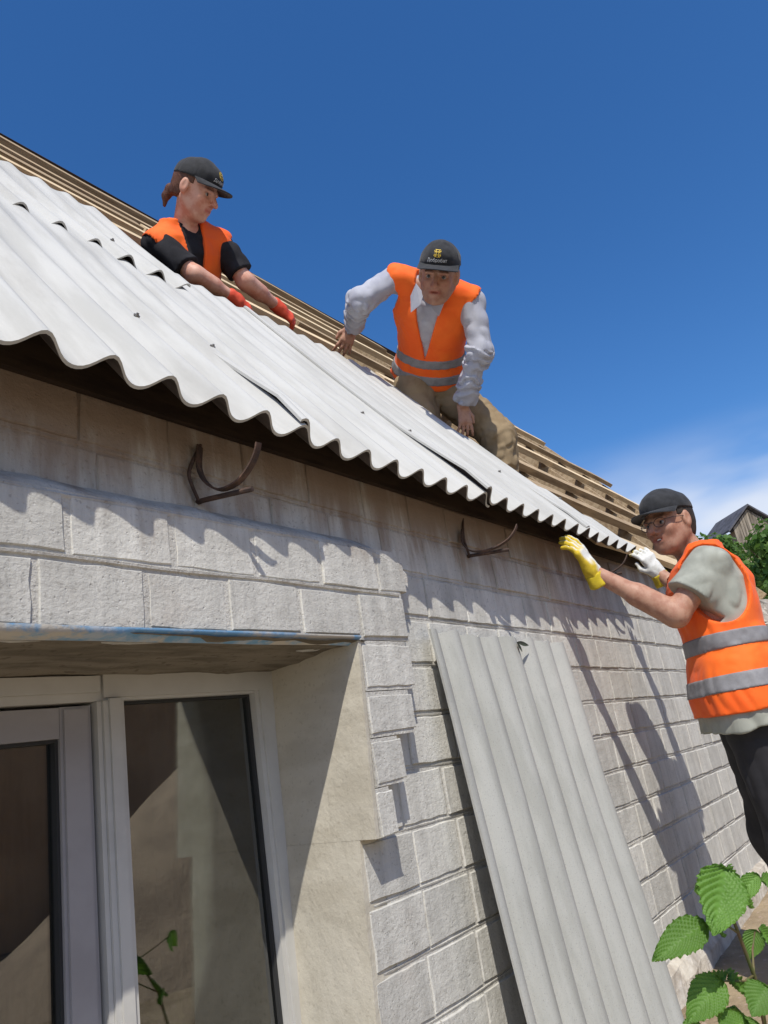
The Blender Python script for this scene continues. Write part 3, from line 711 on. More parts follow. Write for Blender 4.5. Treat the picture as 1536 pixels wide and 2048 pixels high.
def add_head(F, c, fr, s, jaw=1.0, mouth=0.0, female=False):
    W = lambda *p: wpt(c, fr, np.array(p) * s)
    F.ell(W(0, -.012, .040), fr, (.076 * s, .096 * s, .082 * s), 0.02)
    F.ell(W(0, .026, -.032), fr, (.061 * s, .066 * s, .085 * s), 0.035)
    F.cone(W(0, .040, -.082), W(0, .066, -.098), .034 * s * jaw, .021 * s, 0.03)
    for sg in (-1, 1):
        F.cone(W(sg * .050, -.005, -.045), W(sg * .026, .050, -.090), .024 * s * jaw, .020 * s * jaw, 0.025)       # jaw line
        F.ell(W(sg * .036, .060, -.026), fr, (.022 * s, .022 * s, .024 * s), 0.022)       # cheek
        F.cone(W(sg * .016, .088, .017), W(sg * .042, .077, .015), .010 * s, .009 * s, 0.012)    # brow
        F.ell(W(sg * .031, .094, -.003), fr, (.018 * s, .017 * s, .011 * s), 0.010, sub=True)
        F.cone(W(sg * .019, .078, .006), W(sg * .043, .072, .004), .0058 * s, .0050 * s, 0.005); F.cone(W(sg * .020, .076, -.012), W(sg * .042, .071, -.011), .0052 * s, .0045 * s, 0.006)
        F.ell(W(sg * .079, -.006, -.006), fr, (.010 * s, .021 * s, .033 * s), 0.010)     # ear
        F.ell(W(sg * .089, .000, -.004), fr, (.006 * s, .009 * s, .018 * s), 0.006, sub=True)
        F.ell(W(sg * .011, .094, -.037), fr, (.008 * s, .010 * s, .007 * s), 0.008)
    F.cone(W(0, .086, .010), W(0, .116, -.033), .0080 * s, .0120 * s, 0.010)
    F.cone(W(-.018, .081, -.058), W(.018, .081, -.058), .0095 * s, k=0.010); F.cone(W(-.014, .081, -.070), W(.014, .081, -.070), .0100 * s, k=0.010)
    if mouth > 0: F.ell(W(0, .098, -.064), fr, (.020 * s, .020 * s, .0035 * s + .006 * mouth * s), 0.004, sub=True)
    else: F.cone(W(-.022, .094, -.064), W(.022, .094, -.064), .0022 * s, k=0.005, sub=True)

def tint_body(me, c, fr, s, brow=(0.25, 0.2, 0.18), stubble=0.0, flush=0.0):
    n = len(me.vertices); co = np.empty(n * 3, np.float32); me.vertices.foreach_get('co', co); q = loc(co.reshape(-1, 3), c, fr) / s
    x, y, z = np.abs(q[:, 0]), q[:, 1], q[:, 2]
    colr = np.ones((n, 4), np.float32)
    def blend(w, rgb):
        w = np.clip(w, 0, 1)[:, None]; colr[:, :3] = colr[:, :3] * (1 - w) + colr[:, :3] * np.array(rgb, np.float32) * w
    g = lambda d, w: np.exp(-(d / w) ** 2)
    head = (np.linalg.norm(q, axis=1) < 0.17)
    blend(head * stubble * g(np.maximum(0, z + .045), .02) * (y > -.01) * (1 - g(np.hypot(x, z + .064) , .02) * .6), (0.60, 0.55, 0.55))
    blend(head * flush * (g(np.hypot(x - .04, z + .03), .03) + g(np.hypot(x, z + .03), .02)) * (y > .03), (1.0, 0.72, 0.68))
    blend(head * (y > .06) * g(np.maximum(0, x - .02), .006) * g(z + .064, .0085), (0.78, 0.45, 0.45))
    blend(head * (y > .055) * g(np.maximum(0, np.abs(x - .031) - .014), .006) * g(z - .019 + .12 * np.maximum(0, x - .036), .0055), brow)
    blend(head * (y > .06) * g(np.maximum(0, np.abs(x - .031) - .010), .006) * (g(z - .0035, .003) * .8 + g(z + .018, .006) * .35), (0.45, 0.33, 0.30))
    blend(head * g(np.hypot(x, y - .10), .012) * g(z + .044, .004), (0.5, 0.35, 0.33))
    a = me.color_attributes.new('tint', 'FLOAT_COLOR', 'POINT'); a.data.foreach_set('color', colr.ravel())

MAT['eye'] = mat('eye', (0.30, 0.265, 0.25), rough=0.2, spec=0.5, attr='tint')
def eyes(person, c, fr, s, look=(0, 1, 0)):
    lk = Vector(look).normalized()
    for sg in (-1, 1):
        P = []
        for i in range(13):
            a = math.pi * i / 12; P.append([(math.sin(a) * math.cos(t), math.cos(a), math.sin(a) * math.sin(t)) for t in np.linspace(0, 2 * math.pi, 17)[:-1]])
        b = MB(); b.grid([[tuple(wpt(c, fr, (np.array((sg * .031, .0745, -.003)) + np.array(d) * .0106) * s)) for d in row] for row in P], wrap=True)
        me = b.mesh('eye'); cols = []
        for row in P:
            for d in row:
                k = Vector(d).dot(lk); v = 0.06 if k > 0.90 else (0.22 if k > 0.78 else 1.0); cols += [v, v, v, 1.0]
        a_ = me.color_attributes.new('tint', 'FLOAT_COLOR', 'POINT'); a_.data.foreach_set('color', cols)
        obj('eye', me, MAT['eye'], person, True)

def cap_parts(person, c, fr, s, material, emblem=True, low=0.040):
    W = lambda *p: wpt(c, fr, np.array(p) * s)
    m = 0.16 * s; F = Field(V3(c) - m, V3(c) + m, 0.0042)
    F.ell(W(0, -.010, .045), fr, (.087 * s, .106 * s, .086 * s), 0.0)
    F.cone(W(0, .058, .066), W(0, .02, .078), .044 * s, .05 * s, 0.04)      # stiff front panel
    F.cut(lambda P: (lambda q: (low * s - q[..., 2] - 0.03 * np.clip(-q[..., 1], 0, 1)))(loc(P, c, fr)))
    F.ripple(lambda P: (lambda q: 0.0016 * np.exp(-(np.abs(np.sin(3 * np.arctan2(q[..., 0], q[..., 1] + .01 * s))) / 0.06) ** 2))(loc(P, c, fr)) + 0.0016 * vnoise(P, 45, 2))
    crown = obj('cap', F.mesh('cap'), material, person)
    b = MB(); top_, bot = [], []
    for k in range(25):
        a = math.radians(lerp(-74, 74, k / 24)); ca, sa = math.cos(a), math.sin(a); t1, t2 = [], []
        for j in range(9):
            e = j / 8; R_in = 0.086; x = sa * (R_in + 0.004 * e); y0 = -0.010 + math.sqrt(max(0, 1 - (x / 0.09) ** 2)) * 0.103
            y = y0 + e * 0.076 * max(0.0, ca) ** 0.55; z = low + 0.006 - 0.012 * e - 1.5 * x * x * (0.3 + .7 * e)
            t1.append(W(x, y, z + .0016)); t2.append(W(x, y, z - .0022))
        top_.append(t1); bot.append(t2)
    b.grid(top_); b.grid([r[::-1] for r in bot]); b.grid([[r[-1] for r in top_], [r[-1] for r in bot]]); b.grid([bot[0], top_[0]]); b.grid([top_[-1], bot[-1]])
    b.build('visor', material, crown, smooth=True)
    b = MB(); b.tube([W(0, -.01, .129), W(0, -.01, .1355)], [.008 * s, .006 * s], 8); b.build('button', material, crown)
    if emblem:
        def onto(x, z):      # a point on the crown's front panel
            lo_, hi_ = 0.0, 0.2
            f_ = lambda y: float(_sd(F, W(x, y, z)))
            for _ in range(26):
                mid = (lo_ + hi_) / 2
                if f_(mid) < 0: lo_ = mid
                else: hi_ = mid
            return W(x, lo_ + 0.0014 / s, z)
        eb = MB(); ez = 0.0895
        for q in range(4):          # four flaring arms round a small square
            a = q * math.pi / 2; ca, sa = math.cos(a), math.sin(a)
            def pt(u, v): return onto((u * ca - v * sa) * .0145, ez + (u * sa + v * ca) * .0145)
            o_ = [pt(-.28, .30), pt(-.78, 1.0), pt(.78, 1.0), pt(.28, .30)]; i_ = [pt(-.14, .42), pt(-.48, .86), pt(.48, .86), pt(.14, .42)]
            n0 = len(eb.v); eb.v += [tuple(p) for p in o_ + i_]
            for k in range(4): eb.f.append((n0 + k, n0 + (k + 1) % 4, n0 + 4 + (k + 1) % 4, n0 + 4 + k))
        eb.build('emblem', MAT['gold'], crown)
        cu_ = bpy.data.curves.new('lettering', 'FONT'); cu_.body = 'Добробат'; cu_.size = 0.0185; cu_.align_x = 'CENTER'; cu_.resolution_u = 2
        to = bpy.data.objects.new('tmp', cu_); COL.objects.link(to); bpy.context.view_layer.update()
        tm = bpy.data.meshes.new_from_object(to.evaluated_get(bpy.context.evaluated_depsgraph_get())); bpy.data.objects.remove(to)
        for v in tm.vertices:
            v.co = Vector(tuple(onto(-v.co.x * 0.92, 0.0565 + v.co.y)))
        tm.flip_normals(); tm.materials.clear(); obj('lettering', tm, MAT['print'], crown)
    return crown
def _sd(F, p):
    q = (V3(p) - F.lo) / F.h; i = np.clip(np.floor(q).astype(int), 0, F.n - 2); t = q - i; r = 0
    for a in (0, 1):
        for b in (0, 1):
            for c in (0, 1):
                r += (t[0] if a else 1 - t[0]) * (t[1] if b else 1 - t[1]) * (t[2] if c else 1 - t[2]) * F.d[i[0] + a, i[1] + b, i[2] + c]
    return r
def folds(amp, seed, f1=9.0, f2=26.0, fine=0.32):
    def fn(P):
        w = vnoise(P, 6, seed + 5) * 1.4
        Q = P + w[..., None] * 0.03
        r = amp * (1 - 2 * np.abs(vnoise(Q, f1, seed))) * 0.7 + amp * fine * (1 - 2 * np.abs(vnoise(Q * np.array([1, 1, .6], np.float32), f2, seed + 2)))
        return r
    return fn
def cuff_rings(a, b, amp, freq, seed):
    """bunched folds along a sleeve or leg from a to b"""
    a, b = V3(a), V3(b); ab = b - a; L = float(np.linalg.norm(ab)); u = ab / L
    def fn(P):
        t = (P - a) @ u; rad = np.linalg.norm(P - a - t[..., None] * u, axis=-1)
        ph = vnoise(P, 14, seed) * 2.6 + vnoise(P, 30, seed + 1) * 1.1
        return amp * np.sin(t * freq + ph * 2.2) * np.exp(-np.clip(rad - 0.07, 0, 1) / .03) * ((t > -.02) & (t < L + .03))
    return fn

MAT['skin_tan'] = mat('tanned_skin', (0.47, 0.265, 0.18), (0.38, 0.185, 0.12), scale=30.0, rough=0.55, spec=0.35, bump=0.12, bscale=260.0, bdist=0.001, sss=0.08, attr='tint')
MAT['skin_fair'] = mat('fair_skin', (0.66, 0.37, 0.27), (0.56, 0.25, 0.17), scale=22.0, rough=0.55, spec=0.35, bump=0.1, bscale=260.0, bdist=0.001, sss=0.08, attr='tint')
MAT['cap'] = mat('black_cotton', (0.020, 0.021, 0.023), (0.030, 0.031, 0.034), scale=30.0, rough=0.85, spec=0.25, bump=0.2, bscale=500.0, bdist=0.001, sheen=0.15)
MAT['hivis'] = mat('orange_hivis', (0.93, 0.125, 0.016), (0.96, 0.165, 0.02), scale=5.0, rough=0.7, spec=0.2, bump=0.1, bscale=600.0, bdist=0.001, sheen=0.1)
MAT['trim'] = mat('orange_trim', (0.95, 0.24, 0.03), rough=0.65)
MAT['reflective'] = mat('reflective_tape', (0.25, 0.245, 0.25), (0.20, 0.195, 0.20), scale=20.0, rough=0.6, spec=0.4, metal=0.0, bump=0.1, bscale=200.0)
MAT['tee_black'] = mat('black_tee', (0.018, 0.018, 0.021), (0.026, 0.026, 0.03), scale=14.0, rough=0.9, spec=0.2, bump=0.2, bscale=300.0, bdist=0.001)
MAT['tee_grey'] = mat('pale_grey_tee', (0.37, 0.38, 0.325), (0.30, 0.31, 0.265), scale=12.0, rough=0.9, spec=0.2, bump=0.2, bscale=300.0, bdist=0.001)
MAT['shirt'] = mat('pale_shirt', (0.43, 0.44, 0.49), (0.37, 0.38, 0.44), scale=10.0, rough=0.85, spec=0.25, bump=0.15, bscale=300.0, bdist=0.001)
MAT['khaki'] = mat('khaki_cotton', (0.30, 0.225, 0.135), (0.24, 0.175, 0.10), scale=10.0, rough=0.9, spec=0.2, bump=0.25, bscale=260.0, bdist=0.001)
MAT['black_trousers'] = mat('black_trousers', (0.020, 0.020, 0.023), (0.032, 0.031, 0.035), scale=9.0, rough=0.75, spec=0.35, bump=0.25, bscale=200.0, bdist=0.001)
MAT['hair'] = mat('brown_hair', (0.13, 0.055, 0.03), (0.08, 0.033, 0.02), scale=20.0, stretch=(5, 5, 1), rough=0.6, spec=0.4, bump=0.6, bscale=160.0, bdist=0.003)
MAT['hair_dark'] = mat('dark_hair', (0.035, 0.027, 0.022), (0.05, 0.038, 0.03), scale=40.0, rough=0.7, spec=0.3, bump=0.5, bscale=300.0, bdist=0.002)
MAT['glove_red'] = mat('red_rubber_glove', (0.78, 0.10, 0.045), (0.70, 0.075, 0.03), scale=22.0, rough=0.6, spec=0.35, bump=0.3, bscale=130.0, bdist=0.002)
MAT['glove_white'] = mat('white_knit', (0.72, 0.72, 0.68), (0.60, 0.60, 0.56), scale=30.0, rough=0.95, spec=0.1, bump=0.5, bscale=260.0, bdist=0.002)
MAT['glove_yellow'] = mat('yellow_glove', (0.66, 0.50, 0.03), (0.50, 0.37, 0.03), scale=24.0, rough=0.7, spec=0.3, bump=0.5, bscale=150.0, bdist=0.002)
MAT['gold'] = mat('gold_print', (0.75, 0.52, 0.06), rough=0.6)
MAT['print'] = mat('white_print', (0.72, 0.72, 0.70), rough=0.7)
MAT['glasses'] = mat('dark_spectacle_frame', (0.05, 0.035, 0.03), rough=0.35, spec=0.5)
MAT['shoe'] = mat('dark_shoe', (0.05, 0.04, 0.035), rough=0.7)

def vest(person, tp, shoulders, neck, fr, L, pel, hem, vdepth, infl=0.030, seed=1, arm_r=0.092, sc=1.0, zips=True, stripes=((0.40, 0.030), (0.18, 0.030)), lo=None, hi=None, vw=0.10, flare=0.05, amp=0.006):
    fn, l_, h_, _, _ = torso_fn(pel, neck, fr[0], sc, infl, flare)
    m = 0.06; F = Field(l_ - m, h_ + m, 0.006)
    F.put(fn, l_, h_, 0.0)
    for sh in shoulders:
        F.cone(V3(neck) + (V3(sh) - V3(neck)) * .15 - fr[2] * .01, V3(sh) - fr[2] * .005 * 1, 0.070 * sc + infl * .25, 0.066 * sc + infl * .45, 0.03)
    F.ripple(folds(amp, seed))
    for sh, sg in zip(shoulders, (-1, 1)):
        F.put(lambda P: (lambda q: np.sqrt((q[..., 0] / 1.0) ** 2 + (q[..., 1] / 1.05) ** 2 + (np.minimum(q[..., 2] + .0, 0) / 1.5) ** 2 + (np.maximum(q[..., 2], 0) / 1.2) ** 2) - arm_r)(loc(P, V3(sh) + fr[0] * sg * 0.032 - fr[2] * 0.045, fr)), V3(sh) - .25, V3(sh) + .25, 0.004, sub=True)
    # neck opening and the V at the front
    def neckcut(P):
        q = loc(P, neck, fr); r = np.hypot(q[..., 0], q[..., 1] - 0.015) - 0.072 * sc; r = np.maximum(r, -(q[..., 2] + 0.07))
        v = np.abs(q[..., 0]) - vw * np.clip((q[..., 2] + vdepth) / vdepth, 0, 1.3) ; v = np.maximum(np.maximum(v * .9, -(q[..., 2] + vdepth)), -(q[..., 1] - 0.0))
        return -np.minimum(r, v)
    F.cut(neckcut)
    F.cut(lambda P: -((P - V3(pel)) @ fr[2] - hem + 0.012 * vnoise(P, 7, seed + 9)))
    base = F.d.copy()
    vo = obj('vest', F.mesh('vest'), MAT['hivis'], person)
    sl, P = F.view(F.lo, F.lo + F.h * F.n)
    Z = ((P - V3(pel)) @ fr[2]) / L
    for zc_, w in stripes:
        G = Field(F.lo, F.lo + F.h * (F.n - 1), F.h); G.d = np.maximum(base[:G.n[0], :G.n[1], :G.n[2]] - 0.0035, (np.abs(Z - zc_)[:G.n[0], :G.n[1], :G.n[2]] * L - w).astype(np.float32)); G.n = np.array(G.d.shape)
        obj('reflective_stripe', G.mesh('reflective_stripe'), MAT['reflective'], vo)
    return vo, F, base
DP = 1.05  # roof workers pushed deeper along the line of sight, following the scaled roof
def at3(u, v, d): return at(u, v, d * DP)
def limb(F, a, b, c, r0, r1, r2, k=0.02):
    F.cone(a, b, r0, r1, k); F.cone(b, c, r1, r2, k)
def bounds(pts, m):
    A = np.array([tuple(p) for p in pts]); return A.min(0) - m, A.max(0) + m
def mixp(a, b, t): return Vector(a).lerp(Vector(b), t)
DOWN = Vector((0, 0, -1))

def build_person(name, label, base, J, hf, hu, s, skin, sc=1.0, jaw=1.0, mouth=0.0, female=False, bare=(), hands=None, stub=0.0, flush=0.3, h=0.0055, look=(0, 1, -.1)):
    p = empty(name, base, label, 'person')
    fr = frame(hf, hu)
    pts = [J[k] for k in ('head', 'neck', 'pel', 'shR', 'shL', 'elR', 'elL', 'wrR', 'wrL', 'hipR', 'hipL', 'knR', 'knL', 'anR', 'anL')]
    lo_, hi_ = bounds(pts, 0.2); lo_[2] = max(lo_[2], min(J['anR'].z, J['anL'].z) - 0.12)
    F = Field(lo_, hi_, h)
    fn, l_, h_, tfr, L = torso_fn(J['pel'], J['neck'], J['shR'] - J['shL'], sc, -0.012)
    F.put(fn, l_, h_, 0.0)
    F.cone(Vector(J['neck']) + DOWN * .03, wpt(J['head'], fr, np.array((0, -.018, -.045)) * s), 0.056 * sc, 0.052 * sc, 0.03)
    add_head(F, J['head'], fr, s, jaw, mouth, female)
    for S in 'RL':
        F.cone(Vector(J['neck']) + DOWN * .04, J['sh' + S], 0.05 * sc, 0.052 * sc, 0.03)
        limb(F, J['sh' + S], J['el' + S], J['wr' + S], 0.050 * sc, 0.042 * sc, 0.027 * sc)
        F.cone(mixp(J['el' + S], J['wr' + S], .05), mixp(J['el' + S], J['wr' + S], .45), 0.041 * sc, 0.041 * sc, 0.02)
        limb(F, J['hip' + S], J['kn' + S], J['an' + S], 0.075 * sc, 0.052 * sc, 0.036 * sc)
        F.cone(J['pel'], J['hip' + S], 0.08 * sc, 0.08 * sc, 0.03)
        F.cone(J['an' + S], Vector(J['an' + S]) + Vector((0, 0.13, -0.05)), 0.036, 0.03, 0.02)
    for hd in (hands or ()): add_hand(F, *hd[0], **hd[1])
    me = F.mesh('body'); tint_body(me, J['head'], fr, s, stubble=stub, flush=flush)
    obj('body', me, skin, p); eyes(p, J['head'], fr, s, look)
    return p, fr, tfr, L

def hair_part(person, c, fr, s, material, tail=None, low=-0.075):
    m = 0.16 * s; F = Field(V3(c) - m - (0.05 if tail else 0), V3(c) + m, 0.0045); W = lambda *q: wpt(c, fr, np.array(q) * s)
    F.ell(W(0, -.014, .036), fr, (.081 * s, .101 * s, .086 * s), 0.0)
    F.ell(W(0, -.045, -.02), fr, (.068 * s, .062 * s, .075 * s), 0.03)
    def keep(P):
        q = loc(P, c, fr) / s
        front = q[..., 1] - 0.028 + 0.10 * np.clip(-q[..., 2] - .01, 0, 1) * 6 * .1      # hairline in front of the ear
        sideb = np.where(q[..., 2] < 0.012, q[..., 1] + 0.012 + 0.5 * np.clip(-q[..., 2] - .01, 0, 1), front)
        return np.maximum(sideb, low - q[..., 2]) * s
    F.cut(keep)
    if tail:
        for a, b, r0, r1 in tail: F.cone(W(*a), W(*b), r0 * s, r1 * s, 0.012)
    F.ripple(lambda P: 0.0022 * vnoise(P * np.array([1, 1, .35], np.float32), 90, 4))
    return obj('hair', F.mesh('hair'), material, person)

def top_part(person, name, J, sc, tfr, material, infl, sleeves, hem, seed, amp=0.006, flare=0.0, neck_r=0.066, collar=None, h=0.006, rings=None, bulge=1.0, fine=0.32, f2=26.0):
    fn, l_, h_, fr, L = torso_fn(J['pel'], J['neck'], J['shR'] - J['shL'], sc, infl, flare, bulge, max(0.0, -hem))
    pts = [J['pel'], J['neck'], J['shR'], J['shL']] + [q for sl_ in sleeves for q in sl_[0]]
    a, b = bounds(pts, 0.24); F = Field(a, b, h); F.put(fn, l_, h_, 0.0)
    F.cut(lambda P: -((P - V3(J['pel'])) @ fr[2] - hem + 0.01 * vnoise(P, 6, seed)))
    for S in 'RL':
        F.cone(mixp(J['neck'], J['sh' + S], .2) + DOWN * .025, J['sh' + S], 0.055 * sc, 0.060 * sc, 0.03)
    for pts_, rr, cutn in sleeves:
        for q in range(len(pts_) - 1):
            F.cone(pts_[q], pts_[q + 1], rr[q], rr[q + 1], 0.025)
    F.ripple(folds(amp, seed, f2=f2, fine=fine))
    if rings:
        for r_ in rings: F.ripple(cuff_rings(*r_))
    for pts_, rr, cutn in sleeves:       # open sleeve ends: cut square, hollow a little
        e = V3(pts_[-1]); d = V3(pts_[-1]) - V3(pts_[-2]); d = d / np.linalg.norm(d)
        if cutn:
            F.put(lambda P: np.maximum(-((P - e) @ d), np.linalg.norm(P - e, axis=-1) - 0.14), e - .15, e + .15, 0.0, sub=True)
    q_ = V3(J['neck'])
    F.put(lambda P: (lambda q: np.maximum(np.hypot(q[..., 0], q[..., 1] - .012) - neck_r * sc, -(q[..., 2] + .05)))(loc(P, q_, fr)), q_ - .12, q_ + .14, 0.01, sub=True)
    return obj(name, F.mesh(name), material, person), fr

def trousers_part(person, J, sc, tfr, material, r=(0.105, 0.085, 0.066), seed=3, amp=0.007, top=0.10, h=0.006, rings=None, zmin=None):
    pts = [J['pel'], J['hipR'], J['hipL'], J['knR'], J['knL'], J['anR'], J['anL']]
    a, b = bounds(pts, 0.17)
    if zmin is not None: a[2] = max(a[2], zmin)
    F = Field(a, b, h)
    up_ = V3(tfr[2])
    fn, l_, h_, fr, L = torso_fn(J['pel'], J['neck'], J['shR'] - J['shL'], sc, 0.006)
    F.put(fn, l_, h_, 0.0); F.cut(lambda P: (P - V3(J['pel'])) @ up_ - top)
    for S in 'RL':
        F.cone(J['pel'], J['hip' + S], 0.11 * sc, 0.11 * sc, 0.04)
        F.cone(J['hip' + S], J['kn' + S], r[0] * sc, r[1] * sc, 0.03); F.cone(J['kn' + S], J['an' + S], r[1] * sc, r[2] * sc, 0.03)
    F.ripple(folds(amp, seed, 8, 22))
    for r_ in rings or (): F.ripple(cuff_rings(*r_))
    return obj('trousers', F.mesh('trousers'), material, person), F
def shoes(person, J):
    for S in 'RL':
        a = Vector(J['an' + S]); F = Field(a - Vector((.1, .12, .12)), a + Vector((.1, .24, .08)), 0.008)
        F.cone(a, a + Vector((0, -.02, -.05)), 0.05, 0.048, 0.02); F.cone(a + Vector((0, -.02, -.055)), a + Vector((0, .15, -.06)), 0.045, 0.038, 0.03)
        z0 = a.z - 0.09; F.cut(lambda P: z0 - P[..., 2]); obj('shoe', F.mesh('shoe'), MAT['shoe'], person)
def glove_part(person, hand, kw, material, name='glove', knit=False, cuff=None, cuff_mat=None, tint_dir=None):
    w = Vector(hand[0]); F = Field(w - Vector((.26,) * 3), w + Vector((.26,) * 3), 0.0048)
    add_hand(F, *hand, fat=1.16, **kw)
    d = Vector(hand[1]).normalized(); n = Vector(hand[2]); n = (n - d * n.dot(d)).normalized()
    F.cone(w - d * 0.018, w + d * 0.02, 0.034, 0.030, 0.02)
    F.ripple(lambda P: 0.0022 * vnoise(P, 60, 3))
    me = F.mesh(name)
    if knit:
        nv = len(me.vertices); co = np.empty(nv * 3, np.float32); me.vertices.foreach_get('co', co); nr = np.empty(nv * 3, np.float32); me.vertices.foreach_get('normal', nr)
        k = nr.reshape(-1, 3) @ V3(Vector(tint_dir).normalized() if tint_dir is not None else n) + 0.25 * vnoise(co.reshape(-1, 3), 40, 8)
        wgt = np.clip(0.5 - k * 2.2, 0, 1)[:, None]; colr = np.ones((nv, 4), np.float32); colr[:, :3] = 1 * (1 - wgt) + np.array((0.86, 0.62, 0.06)) * wgt
        a = me.color_attributes.new('tint', 'FLOAT_COLOR', 'POINT'); a.data.foreach_set('color', colr.ravel())
    g = obj(name, me, material, person)
    if cuff_mat:
        F = Field(w - Vector((.12,) * 3), w + Vector((.12,) * 3), 0.0048); F.cone(w - d * 0.055, w - d * 0.012, 0.044, 0.038, 0.0)
        F.cut(lambda P: np.abs((P - V3(w - d * 0.033)) @ V3(d)) - 0.026); F.ripple(lambda P: 0.003 * vnoise(P, 40, 5))
        obj('cuff', F.mesh('cuff'), cuff_mat, g)
    return g
MAT['glove_knit'] = mat('knit_glove_dipped', (0.74, 0.74, 0.70), (0.60, 0.60, 0.55), scale=30.0, rough=0.9, spec=0.15, bump=0.5, bscale=230.0, bdist=0.002, attr='tint')

# ---------------------------------------------------------------- man by the eave, on the right
J = dict(head=Vector((3.004, 0.690, 1.680)), neck=Vector((3.066, 0.635, 1.528)), pel=Vector((3.058, 0.625, 0.93)),
         shL=Vector((2.920, 0.575, 1.462)), shR=Vector((3.230, 0.700, 1.470)), elL=Vector((2.818, 0.715, 1.300)), elR=Vector((3.43, 0.74, 1.36)),
         wrL=Vector((2.715, 0.945, 1.520)), wrR=Vector((3.44, 0.90, 1.572)),
         hipL=Vector((2.975, 0.595, 0.87)), hipR=Vector((3.15, 0.650, 0.87)), knL=Vector((3.00, 0.60, 0.47)), knR=Vector((3.18, 0.68, 0.47)),
         anL=Vector((3.03, 0.56, 0.09)), anR=Vector((3.21, 0.64, 0.09)))
pc, hfr, tfr, L = build_person('person', 'man in orange vest and black trousers standing at the eave in yellow gloves', (3.08, 0.61, 0),
    J, (-0.93, 0.42, -0.05), (-0.05, 0, 1), 1.05, MAT['skin_tan'], sc=1.06, jaw=1.08, mouth=0.6, stub=0.5, flush=0.3)
hair_part(pc, J['head'], hfr, 1.05, MAT['hair_dark'], low=-0.062)
cap_parts(pc, J['head'], hfr, 1.05, MAT['cap'], emblem=False)
sleeveL = [J['shL'], mixp(J['shL'], J['elL'], .62)]; sleeveR = [J['shR'], mixp(J['shR'], J['elR'], .6)]
top_part(pc, 't_shirt', J, 1.10, tfr, MAT['tee_grey'], 0.016, [(sleeveL, (0.078, 0.083), True), (sleeveR, (0.078, 0.083), True)], -0.065, 4, amp=0.006, flare=0.10, fine=0.6, f2=18.0)
vest(pc, None, (J['shL'], J['shR']), J['neck'], tfr, L, J['pel'], 0.0, 0.20, infl=0.034, seed=4, arm_r=0.118, sc=1.10, stripes=((0.415, 0.030), (0.165, 0.030)), flare=0.09, amp=0.008)
tr_, _ = trousers_part(pc, J, 1.04, tfr, MAT['black_trousers'], seed=6, amp=0.010, top=0.0)
shoes(pc, J)
glove_part(pc, (J['wrL'], (-0.42, 0.16, 0.90), tuple(EX * 0.8 - EZ * 0.5), 1), dict(sc=1.12, curl=(0.30, 0.34, 0.38, 0.42), thumb=0.45), MAT['glove_knit'], knit=True, cuff_mat=MAT['glove_yellow'], tint_dir=EX * 1.0 - EYD * 0.35 + EZ * 0.65)
glove_part(pc, (J['wrR'], (-0.40, 0.22, 0.88), tuple(-EZ + EX * 0.3), -1), dict(curl=(0.5, 0.55, 0.6, 0.6), thumb=0.5), MAT['glove_knit'], knit=True, cuff_mat=MAT['glove_yellow'])
W = lambda *q: wpt(J['head'], hfr, np.array(q) * 1.05)
b = MB()          # spectacles
for sg in (-1, 1):
    b.tube([W(sg * .034 + .023 * math.cos(a), .101 - 0.010 * abs(sg * .034 + .023 * math.cos(a)) / .05, -.004 + .017 * math.sin(a)) for a in np.linspace(0, 2 * math.pi, 21)], 0.0014, 6, cap=False)
    b.tube([W(sg * .057, .093, .002), W(sg * .074, .060, .004), W(sg * .081, .010, .004), W(sg * .083, -.015, -.008)], 0.0014, 6)
b.tube([W(-.011, .103, .002), W(0, .107, .005), W(.011, .103, .002)], 0.0018, 6)
b.build('spectacles', MAT['glasses'], pc, smooth=True)
b = MB(); tg = []
for x in np.linspace(-.014, .014, 9):
    tg.append([W(x, .084 - 4 * x * x * 6, -.0585), W(x, .0845 - 4 * x * x * 6, -.0650)])
b.grid(tg); b.build('teeth', MAT['print'], pc, smooth=True)

# ---------------------------------------------------------------- man leaning over the sheet tops
KB = 1.11
J = dict(head=at3(878, 548, 3.24), neck=at3(868, 574, 3.44), pel=at3(858, 770, 3.80), shR=at3(790, 556, 3.46), shL=at3(944, 600, 3.42),
         elR=at3(720, 602, 3.40), wrR=at3(706, 655, 3.62), elL=at3(960, 702, 3.40), wrL=at3(925, 812, 3.52),
         hipR=at3(828, 785, 3.72), hipL=at3(898, 785, 3.76), knR=at3(850, 880, 3.60), knL=at3(996, 872, 3.62))
J['anR'] = Vector((J['knR'].x, J['knR'].y + .12, 1.745)); J['anL'] = Vector((J['knL'].x + .05, J['knL'].y + .14, 1.745))
vd = (J['head'] - CAM).normalized()
hr = dict(curl=(0.25, 0.3, 0.3, 0.4), thumb=0.15, spread=0.2)
handR = ((J['wrR'], at3(682, 708, 3.60) - J['wrR'], RN * .8 - EZ * .4, 1), dict(sc=1.02, **hr)); handL = ((J['wrL'], at3(934, 866, 3.50) - J['wrL'], RN * .5 - EZ * .7, -1), dict(sc=1.02, **hr))
pb, hfr, tfr, L = build_person('person', 'man in orange vest over a pale long-sleeved shirt leaning on the roof with bare hands', (J['anR'] + Vector((0, 0, -.09))),
    J, -vd * 0.92 - EX * 0.14 + EYD * 0.10, -EYD + EX * 0.13 - EZ * 0.1, KB, MAT['skin_tan'], sc=1.0, jaw=1.05, mouth=0.25, stub=0.6, hands=(handR, handL), flush=0.4)
hair_part(pb, J['head'], hfr, KB, MAT['hair_dark'], low=-0.045)
cap_parts(pb, J['head'], hfr, KB, MAT['cap'])
